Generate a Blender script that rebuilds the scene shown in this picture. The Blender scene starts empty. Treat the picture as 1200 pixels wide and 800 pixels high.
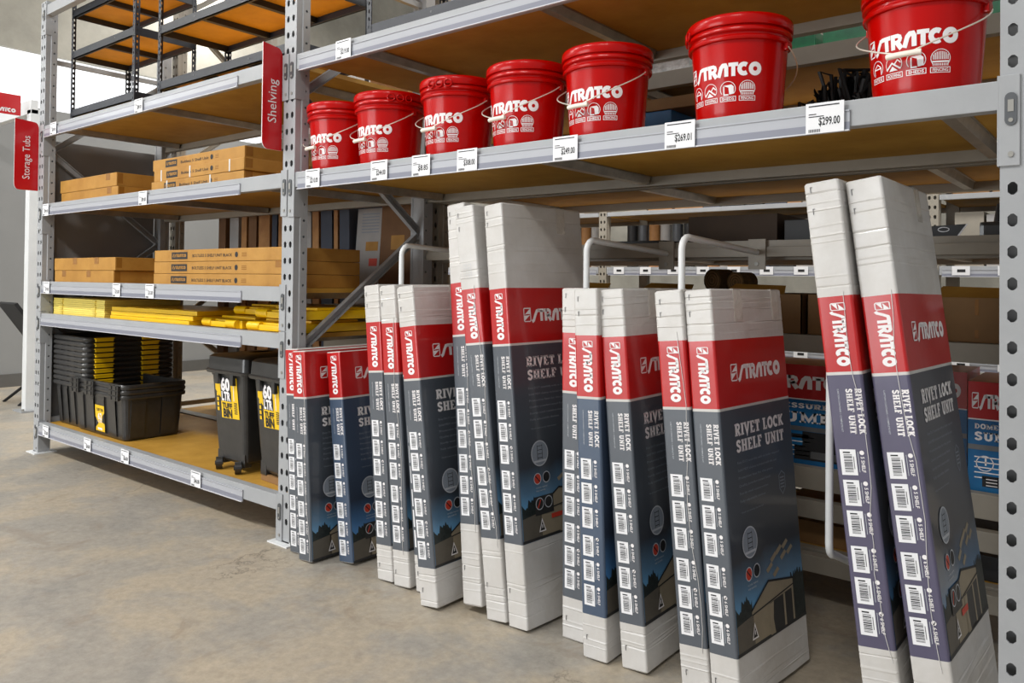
import bpy, bmesh, math, random
from mathutils import Matrix, Vector
random.seed(7)
scene = bpy.context.scene
COL = scene.collection
PI = math.pi

# ------------------------------------------------------------------ camera
cd = bpy.data.cameras.new('camera')
cam = bpy.data.objects.new('camera', cd)
COL.objects.link(cam)
F2 = Vector((-0.62811604, 0.77800772, 0.01319962))
R3 = Vector((0.77811957, 0.62801634, 0.01119879))
U3 = Vector((-0.00042317, -0.01730502, 0.99985017))
cam.matrix_world = Matrix(((R3.x, U3.x, -F2.x, 3.0919), (R3.y, U3.y, -F2.y, -2.1746), (R3.z, U3.z, -F2.z, 1.2187), (0, 0, 0, 1)))
cd.sensor_fit = 'HORIZONTAL'
cd.sensor_width = 36.0
cd.lens = 920.8 / 1200 * 36
cd.shift_y = -(400 - 316.97) / 1200
cd.clip_start = 0.05
cd.clip_end = 200
scene.camera = cam

# ------------------------------------------------------------------ light
world = bpy.data.worlds.new('store_ambient')
scene.world = world
world.use_nodes = True
bg = world.node_tree.nodes['Background']
bg.inputs['Color'].default_value = (0.93, 0.96, 1.0, 1)
bg.inputs['Strength'].default_value = 0.40
vs = scene.view_settings
vs.view_transform = 'Standard'
vs.look = 'None'
vs.gamma = 1.0
vs.use_curve_mapping = False
vs.exposure = 0.1


def area(name, loc, sx, sy, power, color=(1, 1, 1), rot=(0, 0, 0)):
    l = bpy.data.lights.new(name, 'AREA')
    l.shape = 'RECTANGLE'
    l.size = sx
    l.size_y = sy
    l.energy = power
    l.color = color
    o = bpy.data.objects.new(name, l)
    o.location = loc
    o.rotation_euler = rot
    COL.objects.link(o)


# rows of high bay lamps along the aisle in front and the aisle behind
for i, x in enumerate((-6.0, -3.0, 0.0, 3.0)):
    area('high_bay_lamp', (x, -3.4, 4.8), 1.5, 0.5, 135 if x < 2 else 90, (1.0, 0.98, 0.95))
    area('high_bay_lamp', (x, 3.2, 5.2), 1.5, 0.5, 110, (1.0, 0.98, 0.95))
# added frontal fill behind the camera, to the left, standing for unseen shop-front daylight
area('front_fill_light', (-3.2, -8.6, 1.6), 6.0, 2.6, 330, (0.95, 0.98, 1.0), (math.radians(90), 0, 0))


# ------------------------------------------------------------------ helpers
def lin(r, g, b):
    def f(c):
        c /= 255.0
        return c / 12.92 if c <= 0.04045 else ((c + 0.055) / 1.055) ** 2.4
    return (f(r), f(g), f(b), 1)


def mat(name, rgb, rough=0.5, metal=0.0, coat=0.0, var=0.0, scale=8.0, bump=0.0, bscale=60.0, rgb2=None, spec=0.5, trans=0.0, emit=0.0):
    m = bpy.data.materials.new(name)
    m.use_nodes = True
    nt = m.node_tree
    p = nt.nodes['Principled BSDF']
    p.inputs['Base Color'].default_value = lin(*rgb)
    p.inputs['Roughness'].default_value = rough
    p.inputs['Metallic'].default_value = metal
    p.inputs['Coat Weight'].default_value = coat
    p.inputs['Coat Roughness'].default_value = 0.08
    p.inputs['Specular IOR Level'].default_value = spec
    p.inputs['Transmission Weight'].default_value = trans
    if emit:
        p.inputs['Emission Color'].default_value = lin(*rgb)
        p.inputs['Emission Strength'].default_value = emit
    tc = nt.nodes.new('ShaderNodeTexCoord')
    if var or rgb2:
        n = nt.nodes.new('ShaderNodeTexNoise')
        n.inputs['Scale'].default_value = scale
        n.inputs['Detail'].default_value = 6
        n.inputs['Roughness'].default_value = 0.65
        nt.links.new(tc.outputs['Object'], n.inputs['Vector'])
        r = nt.nodes.new('ShaderNodeMix')
        r.data_type = 'RGBA'
        a = lin(*rgb)
        bb = lin(*rgb2) if rgb2 else tuple(c * (1 - var) for c in a[:3]) + (1,)
        r.inputs['A'].default_value = a
        r.inputs['B'].default_value = bb
        mr = nt.nodes.new('ShaderNodeMapRange')
        mr.inputs['From Min'].default_value = 0.35
        mr.inputs['From Max'].default_value = 0.65
        nt.links.new(n.outputs['Fac'], mr.inputs['Value'])
        nt.links.new(mr.outputs['Result'], r.inputs['Factor'])
        nt.links.new(r.outputs['Result'], p.inputs['Base Color'])
    if bump:
        n2 = nt.nodes.new('ShaderNodeTexNoise')
        n2.inputs['Scale'].default_value = bscale
        n2.inputs['Detail'].default_value = 4
        nt.links.new(tc.outputs['Object'], n2.inputs['Vector'])
        b = nt.nodes.new('ShaderNodeBump')
        b.inputs['Strength'].default_value = bump
        b.inputs['Distance'].default_value = 0.02
        nt.links.new(n2.outputs['Fac'], b.inputs['Height'])
        nt.links.new(b.outputs['Normal'], p.inputs['Normal'])
    return m


class MB:
    """collects vertices and faces of ONE mesh"""

    def __init__(self):
        self.v = []
        self.f = []
        self.m = []

    def add(self, vs, fs, mi=0):
        k = len(self.v)
        self.v += [tuple(p) for p in vs]
        for f in fs:
            self.f.append(tuple(i + k for i in f))
            self.m.append(mi)
        return self

    def box(self, x0, x1, y0, y1, z0, z1, mi=0, b=0.0):
        if b <= 0:
            vs = [(x0, y0, z0), (x1, y0, z0), (x1, y1, z0), (x0, y1, z0), (x0, y0, z1), (x1, y0, z1), (x1, y1, z1), (x0, y1, z1)]
            fs = [(3, 2, 1, 0), (4, 5, 6, 7), (0, 1, 5, 4), (1, 2, 6, 5), (2, 3, 7, 6), (3, 0, 4, 7)]
            return self.add(vs, fs, mi)
        bm = bmesh.new()
        vv = [bm.verts.new(p) for p in [(x0, y0, z0), (x1, y0, z0), (x1, y1, z0), (x0, y1, z0), (x0, y0, z1), (x1, y0, z1), (x1, y1, z1), (x0, y1, z1)]]
        for f in [(3, 2, 1, 0), (4, 5, 6, 7), (0, 1, 5, 4), (1, 2, 6, 5), (2, 3, 7, 6), (3, 0, 4, 7)]:
            bm.faces.new([vv[i] for i in f])
        bmesh.ops.bevel(bm, geom=bm.edges[:], offset=b, segments=2, profile=0.7, affect='EDGES')
        bm.verts.index_update()
        self.add([v.co[:] for v in bm.verts], [[v.index for v in f.verts] for f in bm.faces], mi)
        bm.free()
        return self

    def tube(self, pts, r, n=8, mi=0, closed=False, caps=True):
        pts = [Vector(p) for p in pts]
        rings = []
        N = len(pts)
        prev = None
        for i, p in enumerate(pts):
            if closed:
                t = pts[(i + 1) % N] - pts[i - 1]
            else:
                t = pts[min(i + 1, N - 1)] - pts[max(i - 1, 0)]
            t.normalize()
            if prev is None:
                a = Vector((0, 0, 1)) if abs(t.z) < 0.9 else Vector((1, 0, 0))
                u = t.cross(a).normalized()
            else:
                u = (prev - t * prev.dot(t)).normalized()
            prev = u
            w = t.cross(u)
            rings.append([p + (u * math.cos(2 * PI * k / n) + w * math.sin(2 * PI * k / n)) * r for k in range(n)])
        vs = [q for ring in rings for q in ring]
        fs = []
        for i in range(N if closed else N - 1):
            j = (i + 1) % N
            for k in range(n):
                fs.append((i * n + k, i * n + (k + 1) % n, j * n + (k + 1) % n, j * n + k))
        if caps and not closed:
            fs.append(tuple(range(n))[::-1])
            fs.append(tuple((N - 1) * n + k for k in range(n)))
        return self.add(vs, fs, mi)

    def lathe(self, prof, n=40, mi=0, cap0=True, cap1=True, cx=0, cy=0):
        vs = []
        for r, z in prof:
            for k in range(n):
                a = 2 * PI * k / n
                vs.append((cx + r * math.cos(a), cy + r * math.sin(a), z))
        fs = []
        for i in range(len(prof) - 1):
            for k in range(n):
                fs.append((i * n + k, i * n + (k + 1) % n, (i + 1) * n + (k + 1) % n, (i + 1) * n + k))
        if cap0:
            fs.append(tuple(range(n))[::-1])
        if cap1:
            fs.append(tuple((len(prof) - 1) * n + k for k in range(n)))
        return self.add(vs, fs, mi)

    def prism(self, poly, fn0, fn1, mi=0, caps=True):
        """poly: 2d loop; fn0 / fn1 map (a, b) to the two 3d end points"""
        n = len(poly)
        vs = [fn0(*p) for p in poly] + [fn1(*p) for p in poly]
        fs = [(i, (i + 1) % n, n + (i + 1) % n, n + i) for i in range(n)]
        if caps:
            fs += [tuple(range(n))[::-1], tuple(range(n, 2 * n))]
        return self.add(vs, fs, mi)

    def bar(self, p, q, w, h, mi=0):
        """box bar from p to q"""
        p, q = Vector(p), Vector(q)
        t = (q - p).normalized()
        a = Vector((0, 0, 1)) if abs(t.z) < 0.95 else Vector((1, 0, 0))
        u = t.cross(a).normalized() * (w / 2)
        v = t.cross(u).normalized() * (h / 2)
        vs = [p - u - v, p + u - v, p + u + v, p - u + v, q - u - v, q + u - v, q + u + v, q - u + v]
        return self.add(vs, [(3, 2, 1, 0), (4, 5, 6, 7), (0, 1, 5, 4), (1, 2, 6, 5), (2, 3, 7, 6), (3, 0, 4, 7)], mi)

    def flat(self, shape, fn, mi=0, flip=False):
        vs2, fs = shape
        return self.add([fn(x, y) for x, y in vs2], [f[::-1] for f in fs] if flip else fs, mi)

    def mesh(self, name, mats, smooth=False):
        me = bpy.data.meshes.new(name)
        me.from_pydata(self.v, [], self.f)
        for m in mats:
            me.materials.append(m)
        for i, p in enumerate(me.polygons):
            p.material_index = self.m[i]
            p.use_smooth = smooth
        bm = bmesh.new()
        bm.from_mesh(me)
        bmesh.ops.recalc_face_normals(bm, faces=bm.faces[:])
        bm.to_mesh(me)
        bm.free()
        if smooth:
            try:
                me.set_sharp_from_angle(angle=math.radians(38))
            except Exception:
                pass
        return me

    def build(self, name, mats, parent=None, smooth=False, **kw):
        if not isinstance(mats, (list, tuple)):
            mats = [mats]
        return put(name, self.mesh(name, mats, smooth), parent, **kw)


def put(name, me, parent=None, loc=(0, 0, 0), rot=(0, 0, 0), label=None, cat=None, group=None, kind=None):
    o = bpy.data.objects.new(name, me)
    COL.objects.link(o)
    o.parent = parent
    o.location = loc
    o.rotation_euler = rot
    tag(o, label, cat, group, kind)
    return o


def tag(o, label=None, cat=None, group=None, kind=None):
    if label:
        o['label'] = label
    if cat:
        o['category'] = cat
    if group:
        o['group'] = group
    if kind:
        o['kind'] = kind
    return o


def thing(name, loc, label, cat, group=None, rot=(0, 0, 0)):
    return put(name, None, None, loc, rot, label, cat, group)


# ------------------------------------------------------------------ flat lettering
def stroke(pts, w, closed=False):
    """mitred stroke of a polyline as (verts2d, faces)"""
    n = len(pts)
    L, R = [], []
    for i in range(n):
        p = Vector(pts[i])
        if closed:
            a, b = Vector(pts[i - 1]), Vector(pts[(i + 1) % n])
        else:
            a = Vector(pts[i - 1]) if i else None
            b = Vector(pts[i + 1]) if i < n - 1 else None
        d1 = (p - a).normalized() if a is not None else None
        d2 = (b - p).normalized() if b is not None else None
        if d1 is None:
            d1 = d2
        if d2 is None:
            d2 = d1
        t = (d1 + d2)
        t = t.normalized() if t.length > 1e-6 else d1
        nn = Vector((-t.y, t.x))
        c = max(0.45, nn.dot(Vector((-d1.y, d1.x))))
        L.append(p + nn * (w / 2 / c))
        R.append(p - nn * (w / 2 / c))
    vs = [tuple(q) for q in L] + [tuple(q) for q in R]
    fs = []
    for i in range(n if closed else n - 1):
        j = (i + 1) % n
        fs.append((n + i, n + j, j, i))
    return vs, fs


def join2(shapes):
    V, Fc = [], []
    for v, f in shapes:
        k = len(V)
        V += v
        Fc += [tuple(i + k for i in q) for q in f]
    return V, Fc


def move2(s, dx=0, dy=0, sc=1.0, sy=None):
    sy = sc if sy is None else sy
    return [(x * sc + dx, y * sy + dy) for x, y in s[0]], s[1]


def arc(cx, cy, rx, ry, a0, a1, n):
    return [(cx + rx * math.cos(math.radians(a0 + (a1 - a0) * i / n)), cy + ry * math.sin(math.radians(a0 + (a1 - a0) * i / n))) for i in range(n + 1)]


def disc2(cx, cy, r, n=16):
    return [(cx + r * math.cos(2 * PI * i / n), cy + r * math.sin(2 * PI * i / n)) for i in range(n)], [tuple(range(n))]


def rect2(x0, y0, x1, y1):
    return [(x0, y0), (x1, y0), (x1, y1), (x0, y1)], [(0, 1, 2, 3)]


def wordmark():
    w = 0.31
    S = [stroke([(-0.04, -0.04), (0.15, 0.08), (0.36, 0.5), (0.56, 0.82), (0.8, 0.87)], 0.27)]
    T1 = [stroke([(0.70, 0.86), (1.42, 0.86)], 0.28), stroke([(1.08, 0.88), (1.08, 0)], w)]
    Rr = [stroke([(1.6, 0), (1.6, 1.0)], w), stroke([(1.6, 0.87), (1.95, 0.87), (2.09, 0.8), (2.13, 0.67), (2.08, 0.54), (1.9, 0.45), (1.7, 0.45)], 0.26), stroke([(1.86, 0.5), (2.2, 0.0)], 0.33)]
    A = [stroke([(2.40, 0), (2.62, 0.68), (2.78, 0.84), (2.96, 0.84), (3.04, 0.68), (3.04, 0)], 0.32)]
    T2 = [stroke([(3.22, 0.86), (3.98, 0.86)], 0.28), stroke([(3.6, 0.88), (3.6, 0)], w)]
    Cc = [stroke(arc(4.42, 0.5, 0.34, 0.35, 50, 310, 12), 0.33)]
    O = [stroke(arc(5.30, 0.5, 0.34, 0.34, 0, 345, 23), 0.34, True)]
    return join2(S + T1 + Rr + A + T2 + Cc + O)


def emblem():
    o = []
    pts = [(0.10, 0.03), (0.62, 0.03), (0.70, 0.11), (0.70, 0.97), (0.08, 0.97), (0.03, 0.90), (0.03, 0.10)]
    o.append(stroke(pts, 0.07, True))
    o.append(([(0.10, 0.52), (0.60, 0.90), (0.66, 0.90), (0.66, 0.56), (0.40, 0.56)], [(0, 4, 3, 2, 1)]))
    o.append(([(0.08, 0.08), (0.66, 0.50), (0.36, 0.46), (0.08, 0.46)], [(0, 1, 2, 3)]))
    return join2(o)


WORD, EMB = wordmark(), emblem()


def logo(cap, with_emblem=True):
    """emblem + wordmark, cap height `cap`, origin at left baseline"""
    s = []
    x = 0
    if with_emblem:
        s.append(move2(EMB, 0, -0.04 * cap, cap * 1.12))
        x = 0.98 * cap
    s.append(move2(WORD, x, 0, cap))
    return join2(s), x + 5.82 * cap


def slab(ch):
    w, t = 0.26, 0.15
    sv = lambda x, y, l=0.40: stroke([(x - l / 2, y + (t / 2 if y < 0.5 else -t / 2)), (x + l / 2, y + (t / 2 if y < 0.5 else -t / 2))], t)
    st = lambda *p: stroke(list(p), w)
    if ch == 'I':
        return 0.42, [st((0.21, 0), (0.21, 1)), sv(0.21, 0), sv(0.21, 1)]
    if ch == 'R':
        return 0.80, [st((0.2, 0), (0.2, 1)), sv(0.19, 0, 0.38), sv(0.16, 1, 0.3), stroke([(0.2, 0.92), (0.48, 0.92), (0.6, 0.84), (0.62, 0.72), (0.58, 0.58), (0.46, 0.48), (0.2, 0.48)], 0.21), stroke([(0.4, 0.48), (0.66, 0.0)], 0.24), sv(0.68, 0, 0.24)]
    if ch == 'V':
        return 0.80, [st((0.14, 1), (0.4, 0.04), (0.66, 1)), sv(0.14, 1, 0.34), sv(0.66, 1, 0.3)]
    if ch == 'E':
        return 0.70, [st((0.2, 0), (0.2, 1)), stroke([(0.02, 0.07), (0.66, 0.07)], 0.15), stroke([(0.02, 0.93), (0.64, 0.93)], 0.15), stroke([(0.2, 0.5), (0.48, 0.5)], 0.14), stroke([(0.6, 0), (0.6, 0.28)], 0.13), stroke([(0.58, 0.72), (0.58, 1)], 0.13)]
    if ch == 'F':
        return 0.68, [st((0.2, 0), (0.2, 1)), sv(0.2, 0, 0.42), stroke([(0.02, 0.93), (0.64, 0.93)], 0.15), stroke([(0.2, 0.5), (0.48, 0.5)], 0.14), stroke([(0.58, 0.7), (0.58, 1)], 0.13)]
    if ch == 'T':
        return 0.72, [st((0.36, 0), (0.36, 1)), sv(0.36, 0, 0.42), stroke([(0.02, 0.92), (0.7, 0.92)], 0.16), stroke([(0.085, 0.68), (0.085, 1)], 0.13), stroke([(0.635, 0.68), (0.635, 1)], 0.13)]
    if ch == 'L':
        return 0.66, [st((0.2, 0), (0.2, 1)), sv(0.2, 1, 0.42), stroke([(0.02, 0.07), (0.62, 0.07)], 0.15), stroke([(0.56, 0), (0.56, 0.32)], 0.13)]
    if ch == 'O':
        return 0.84, [stroke(arc(0.42, 0.5, 0.3, 0.4, 0, 342, 19), 0.25, True)]
    if ch == 'C':
        return 0.76, [stroke(arc(0.42, 0.5, 0.3, 0.4, 48, 312, 12), 0.25), stroke([(0.64, 0.66), (0.64, 1)], 0.12)]
    if ch == 'K':
        return 0.80, [st((0.2, 0), (0.2, 1)), sv(0.19, 0, 0.38), sv(0.19, 1, 0.38), stroke([(0.28, 0.42), (0.62, 0.95)], 0.22), stroke([(0.36, 0.56), (0.66, 0.04)], 0.23), sv(0.66, 0, 0.28), sv(0.64, 1, 0.28)]
    if ch == 'S':
        return 0.68, [stroke([(0.56, 0.74), (0.48, 0.88), (0.3, 0.92), (0.15, 0.82), (0.14, 0.66), (0.28, 0.54), (0.46, 0.46), (0.54, 0.32), (0.5, 0.16), (0.34, 0.08), (0.18, 0.12), (0.1, 0.26)], 0.22)]
    if ch == 'H':
        return 0.86, [st((0.2, 0), (0.2, 1)), st((0.64, 0), (0.64, 1)), sv(0.2, 0, 0.36), sv(0.2, 1, 0.36), sv(0.64, 0, 0.36), sv(0.64, 1, 0.36), stroke([(0.2, 0.5), (0.64, 0.5)], 0.15)]
    if ch == 'U':
        return 0.84, [stroke([(0.2, 1), (0.2, 0.3), (0.28, 0.14), (0.42, 0.09), (0.56, 0.14), (0.64, 0.3), (0.64, 1)], 0.23), sv(0.2, 1, 0.36), sv(0.64, 1, 0.34)]
    if ch == 'N':
        return 0.88, [stroke([(0.2, 0), (0.2, 1)], 0.17), stroke([(0.66, 0), (0.66, 1)], 0.17), stroke([(0.2, 0.95), (0.66, 0.05)], 0.19), sv(0.2, 0, 0.36), sv(0.16, 1, 0.28), sv(0.66, 1, 0.36)]
    if ch == 'P':
        return 0.76, [st((0.2, 0), (0.2, 1)), sv(0.2, 0, 0.42), sv(0.16, 1, 0.3), stroke([(0.2, 0.92), (0.48, 0.92), (0.6, 0.84), (0.63, 0.7), (0.6, 0.56), (0.48, 0.46), (0.2, 0.46)], 0.17)]
    if ch == 'M':
        return 1.02, [stroke([(0.18, 0), (0.18, 1)], 0.17), stroke([(0.84, 0), (0.84, 1)], 0.17), stroke([(0.18, 0.95), (0.51, 0.2), (0.84, 0.95)], 0.18), sv(0.18, 0, 0.34), sv(0.84, 0, 0.34), sv(0.14, 1, 0.26), sv(0.88, 1, 0.26)]
    if ch == 'D':
        return 0.82, [st((0.2, 0), (0.2, 1)), stroke([(0.04, 0.92), (0.42, 0.92), (0.62, 0.76), (0.68, 0.5), (0.62, 0.24), (0.42, 0.08), (0.04, 0.08)], 0.17)]
    return 0.36, []


def slab_text(s, cap, width=None):
    sh, x = [], 0
    for c in s:
        w, g = slab(c)
        sh += [move2(q, x, 0) for q in g]
        x += w + 0.05
    k = cap
    kx = (width / x) if width else k
    return move2(join2(sh), 0, 0, kx, k), x * kx


_fc = {}


def font2(s, size, width=None, bold=0.0):
    """built-in font text as a flat shape, origin at left baseline; size is the cap height"""
    key = (s, bold)
    if key not in _fc:
        c = bpy.data.curves.new('lettering', 'FONT')
        c.body = s
        c.size = 1.0
        c.resolution_u = 2
        c.offset = bold
        o = bpy.data.objects.new('lettering', c)
        COL.objects.link(o)
        dg = bpy.context.evaluated_depsgraph_get()
        me = o.evaluated_get(dg).to_mesh()
        vs = [(v.co.x, v.co.y) for v in me.vertices]
        fs = [tuple(p.vertices) for p in me.polygons]
        bpy.data.objects.remove(o)
        bpy.data.curves.remove(c)
        _fc[key] = (vs, fs)
    vs, fs = _fc[key]
    if not vs:
        return ([], []), 0
    x1 = max(v[0] for v in vs)
    k = size / 0.70
    kx = width / x1 if width else k
    return ([(x * kx, y * k) for x, y in vs], fs), x1 * kx


# ------------------------------------------------------------------ materials
M = {}
M['steel'] = mat('grey_powdercoat', (163, 165, 167), 0.42, 0.0, var=0.10, scale=6, bump=0.02, bscale=200)
M['steel_dk'] = mat('galvanised_dark', (120, 122, 124), 0.4, 0.5, var=0.2, scale=10)
M['galv'] = mat('galvanised_bar', (196, 190, 180), 0.3, 0.85, var=0.25, scale=14)
M['row_steel'] = mat('beige_grey_powdercoat', (154, 147, 134), 0.5, var=0.12, scale=6)
M['clip'] = mat('clip_zinc', (96, 98, 100), 0.4, 0.6)
M['rivet'] = mat('rivet_zinc', (150, 148, 142), 0.5, 0.3)
M['mdf'] = mat('mdf_board', (194, 148, 58), 0.65, rgb2=(176, 130, 40), scale=5, bump=0.03, bscale=300)
M['unit_board_lit'] = mat('unit_mdf_lit', (224, 166, 50), 0.6, rgb2=(206, 148, 36), scale=5)  # brighter MDF: the light on the panel undersides is put into the colour
M['mdf_pale'] = mat('mdf_board_edge', (214, 178, 128), 0.65, var=0.08)
M['strip'] = mat('ticket_strip_plastic', (172, 174, 180), 0.25, coat=0.3)
M['strip_dk'] = mat('ticket_strip_dark_band', (128, 130, 142), 0.3, coat=0.3)  # darker grey band along the lower part of the strip
M['strip_lip'] = mat('ticket_strip_lip', (204, 204, 208), 0.25)
M['ticket'] = mat('ticket_paper', (232, 232, 234), 0.6)
M['ink'] = mat('black_print', (28, 28, 30), 0.6)
M['red_plastic'] = mat('bucket_red_plastic', (184, 4, 1), 0.24, coat=0.14, var=0.12, scale=3, spec=0.22)
M['white_print'] = mat('white_print', (236, 232, 232), 0.45)
M['wire'] = mat('bail_wire', (222, 214, 200), 0.35, 0.3)
M['grip'] = mat('grip_plastic', (238, 230, 216), 0.4)
M['carton_white'] = mat('carton_white_board', (208, 206, 203), 0.42, coat=0.25, rgb2=(192, 188, 182), scale=4, bump=0.22, bscale=9)
M['carton_red'] = mat('carton_red_print', (186, 24, 24), 0.32, coat=0.35, var=0.1, scale=3, bump=0.05, bscale=10)
M['carton_slate'] = mat('carton_slate_print', (83, 89, 97), 0.34, coat=0.35, var=0.1, scale=3, bump=0.05, bscale=10)
M['carton_violet'] = mat('carton_violet_slate_print', (84, 80, 104), 0.34, coat=0.35, var=0.1, scale=3, bump=0.05, bscale=10)
M['carton_navy'] = mat('carton_navy_print', (68, 84, 106), 0.34, coat=0.35, var=0.1, scale=3, bump=0.05, bscale=10)
M['print_grey'] = mat('grey_print', (184, 188, 194), 0.5)
M['print_dim'] = mat('dim_grey_print', (134, 142, 152), 0.5)
M['tree'] = mat('printed_foliage', (38, 46, 44), 0.5, rgb2=(22, 28, 28), scale=60)
M['shed'] = mat('printed_shed_wall', (150, 138, 116), 0.5, var=0.15, scale=10)
M['shed_dk'] = mat('printed_shed_shade', (46, 46, 46), 0.5, var=0.2, scale=20)
M['fence_p'] = mat('printed_fence', (96, 90, 80), 0.5, var=0.15, scale=20)
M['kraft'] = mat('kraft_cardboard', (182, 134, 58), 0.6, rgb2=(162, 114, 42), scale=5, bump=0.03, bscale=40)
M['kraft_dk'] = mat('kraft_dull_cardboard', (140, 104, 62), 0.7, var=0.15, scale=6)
M['tape'] = mat('packing_tape', (150, 102, 40), 0.25, coat=0.5)
M['black_plastic'] = mat('black_plastic', (49, 48, 47), 0.3, coat=0.2, var=0.3, scale=20)
M['yellow'] = mat('yellow_plastic', (244, 198, 14), 0.35, coat=0.2, var=0.1, scale=6)
M['pale_yellow'] = mat('pale_yellow_plastic', (244, 222, 110), 0.4, var=0.08, scale=6)
M['label_yellow'] = mat('label_yellow', (236, 192, 20), 0.4)
M['shelf_black'] = mat('charcoal_powdercoat', (35, 39, 48), 0.42, var=0.15, scale=12)
M['sign_red'] = mat('sign_red', (196, 8, 20), 0.3, coat=0.3)
M['white_paint'] = mat('white_enamel', (226, 228, 228), 0.4, var=0.05)
M['blue_print'] = mat('blue_print', (18, 112, 168), 0.4, coat=0.3, rgb2=(12, 84, 138), scale=4)
M['dark'] = mat('dark_goods', (34, 34, 36), 0.5, var=0.3, scale=20)
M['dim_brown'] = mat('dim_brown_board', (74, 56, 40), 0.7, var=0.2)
M['film'] = mat('film_crease', (214, 212, 210), 0.25, coat=0.6)
M['clear_tape'] = mat('clear_packing_tape', (205, 200, 192), 0.12, coat=0.8, bump=0.3, bscale=30)
M['orange_print'] = mat('orange_red_print', (196, 62, 44), 0.5)

# flat printed artwork: sky fading over the slate zone of the wide carton face (v runs up the printed sleeve)


def art_material(name, top, sky):
    m = bpy.data.materials.new(name)
    m.use_nodes = True
    nt = m.node_tree
    p = nt.nodes['Principled BSDF']
    p.inputs['Roughness'].default_value = 0.34
    p.inputs['Coat Weight'].default_value = 0.35
    p.inputs['Coat Roughness'].default_value = 0.08
    uv = nt.nodes.new('ShaderNodeUVMap')
    uv.uv_map = 'art'
    sp = nt.nodes.new('ShaderNodeSeparateXYZ')
    nt.links.new(uv.outputs['UV'], sp.inputs['Vector'])
    n = nt.nodes.new('ShaderNodeTexNoise')
    n.inputs['Scale'].default_value = 3.0
    n.inputs['Detail'].default_value = 5
    nt.links.new(uv.outputs['UV'], n.inputs['Vector'])
    ad = nt.nodes.new('ShaderNodeMath')
    ad.operation = 'MULTIPLY_ADD'
    ad.inputs[1].default_value = 0.10
    nt.links.new(n.outputs['Fac'], ad.inputs[0])
    nt.links.new(sp.outputs['Y'], ad.inputs[2])
    r = nt.nodes.new('ShaderNodeValToRGB')
    e = r.color_ramp.elements
    e[0].position = 0.17
    e[0].color = lin(*sky)
    e[1].position = 0.50
    e[1].color = lin(*top)
    k = e.new(0.24)
    k.color = lin(*[int(a * .55 + b * .45) for a, b in zip(sky, top)])
    k = e.new(0.34)
    k.color = lin(*[int(a * .8) for a in top])
    nt.links.new(ad.outputs['Value'], r.inputs['Fac'])
    nt.links.new(r.outputs['Color'], p.inputs['Base Color'])
    return m


M['art_slate'] = art_material('carton_art_slate', (70, 76, 84), (96, 154, 198))
M['art_violet'] = art_material('carton_art_violet', (62, 66, 76), (72, 122, 164))
M['art_navy'] = art_material('carton_art_navy', (58, 71, 92), (72, 132, 192))


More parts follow.
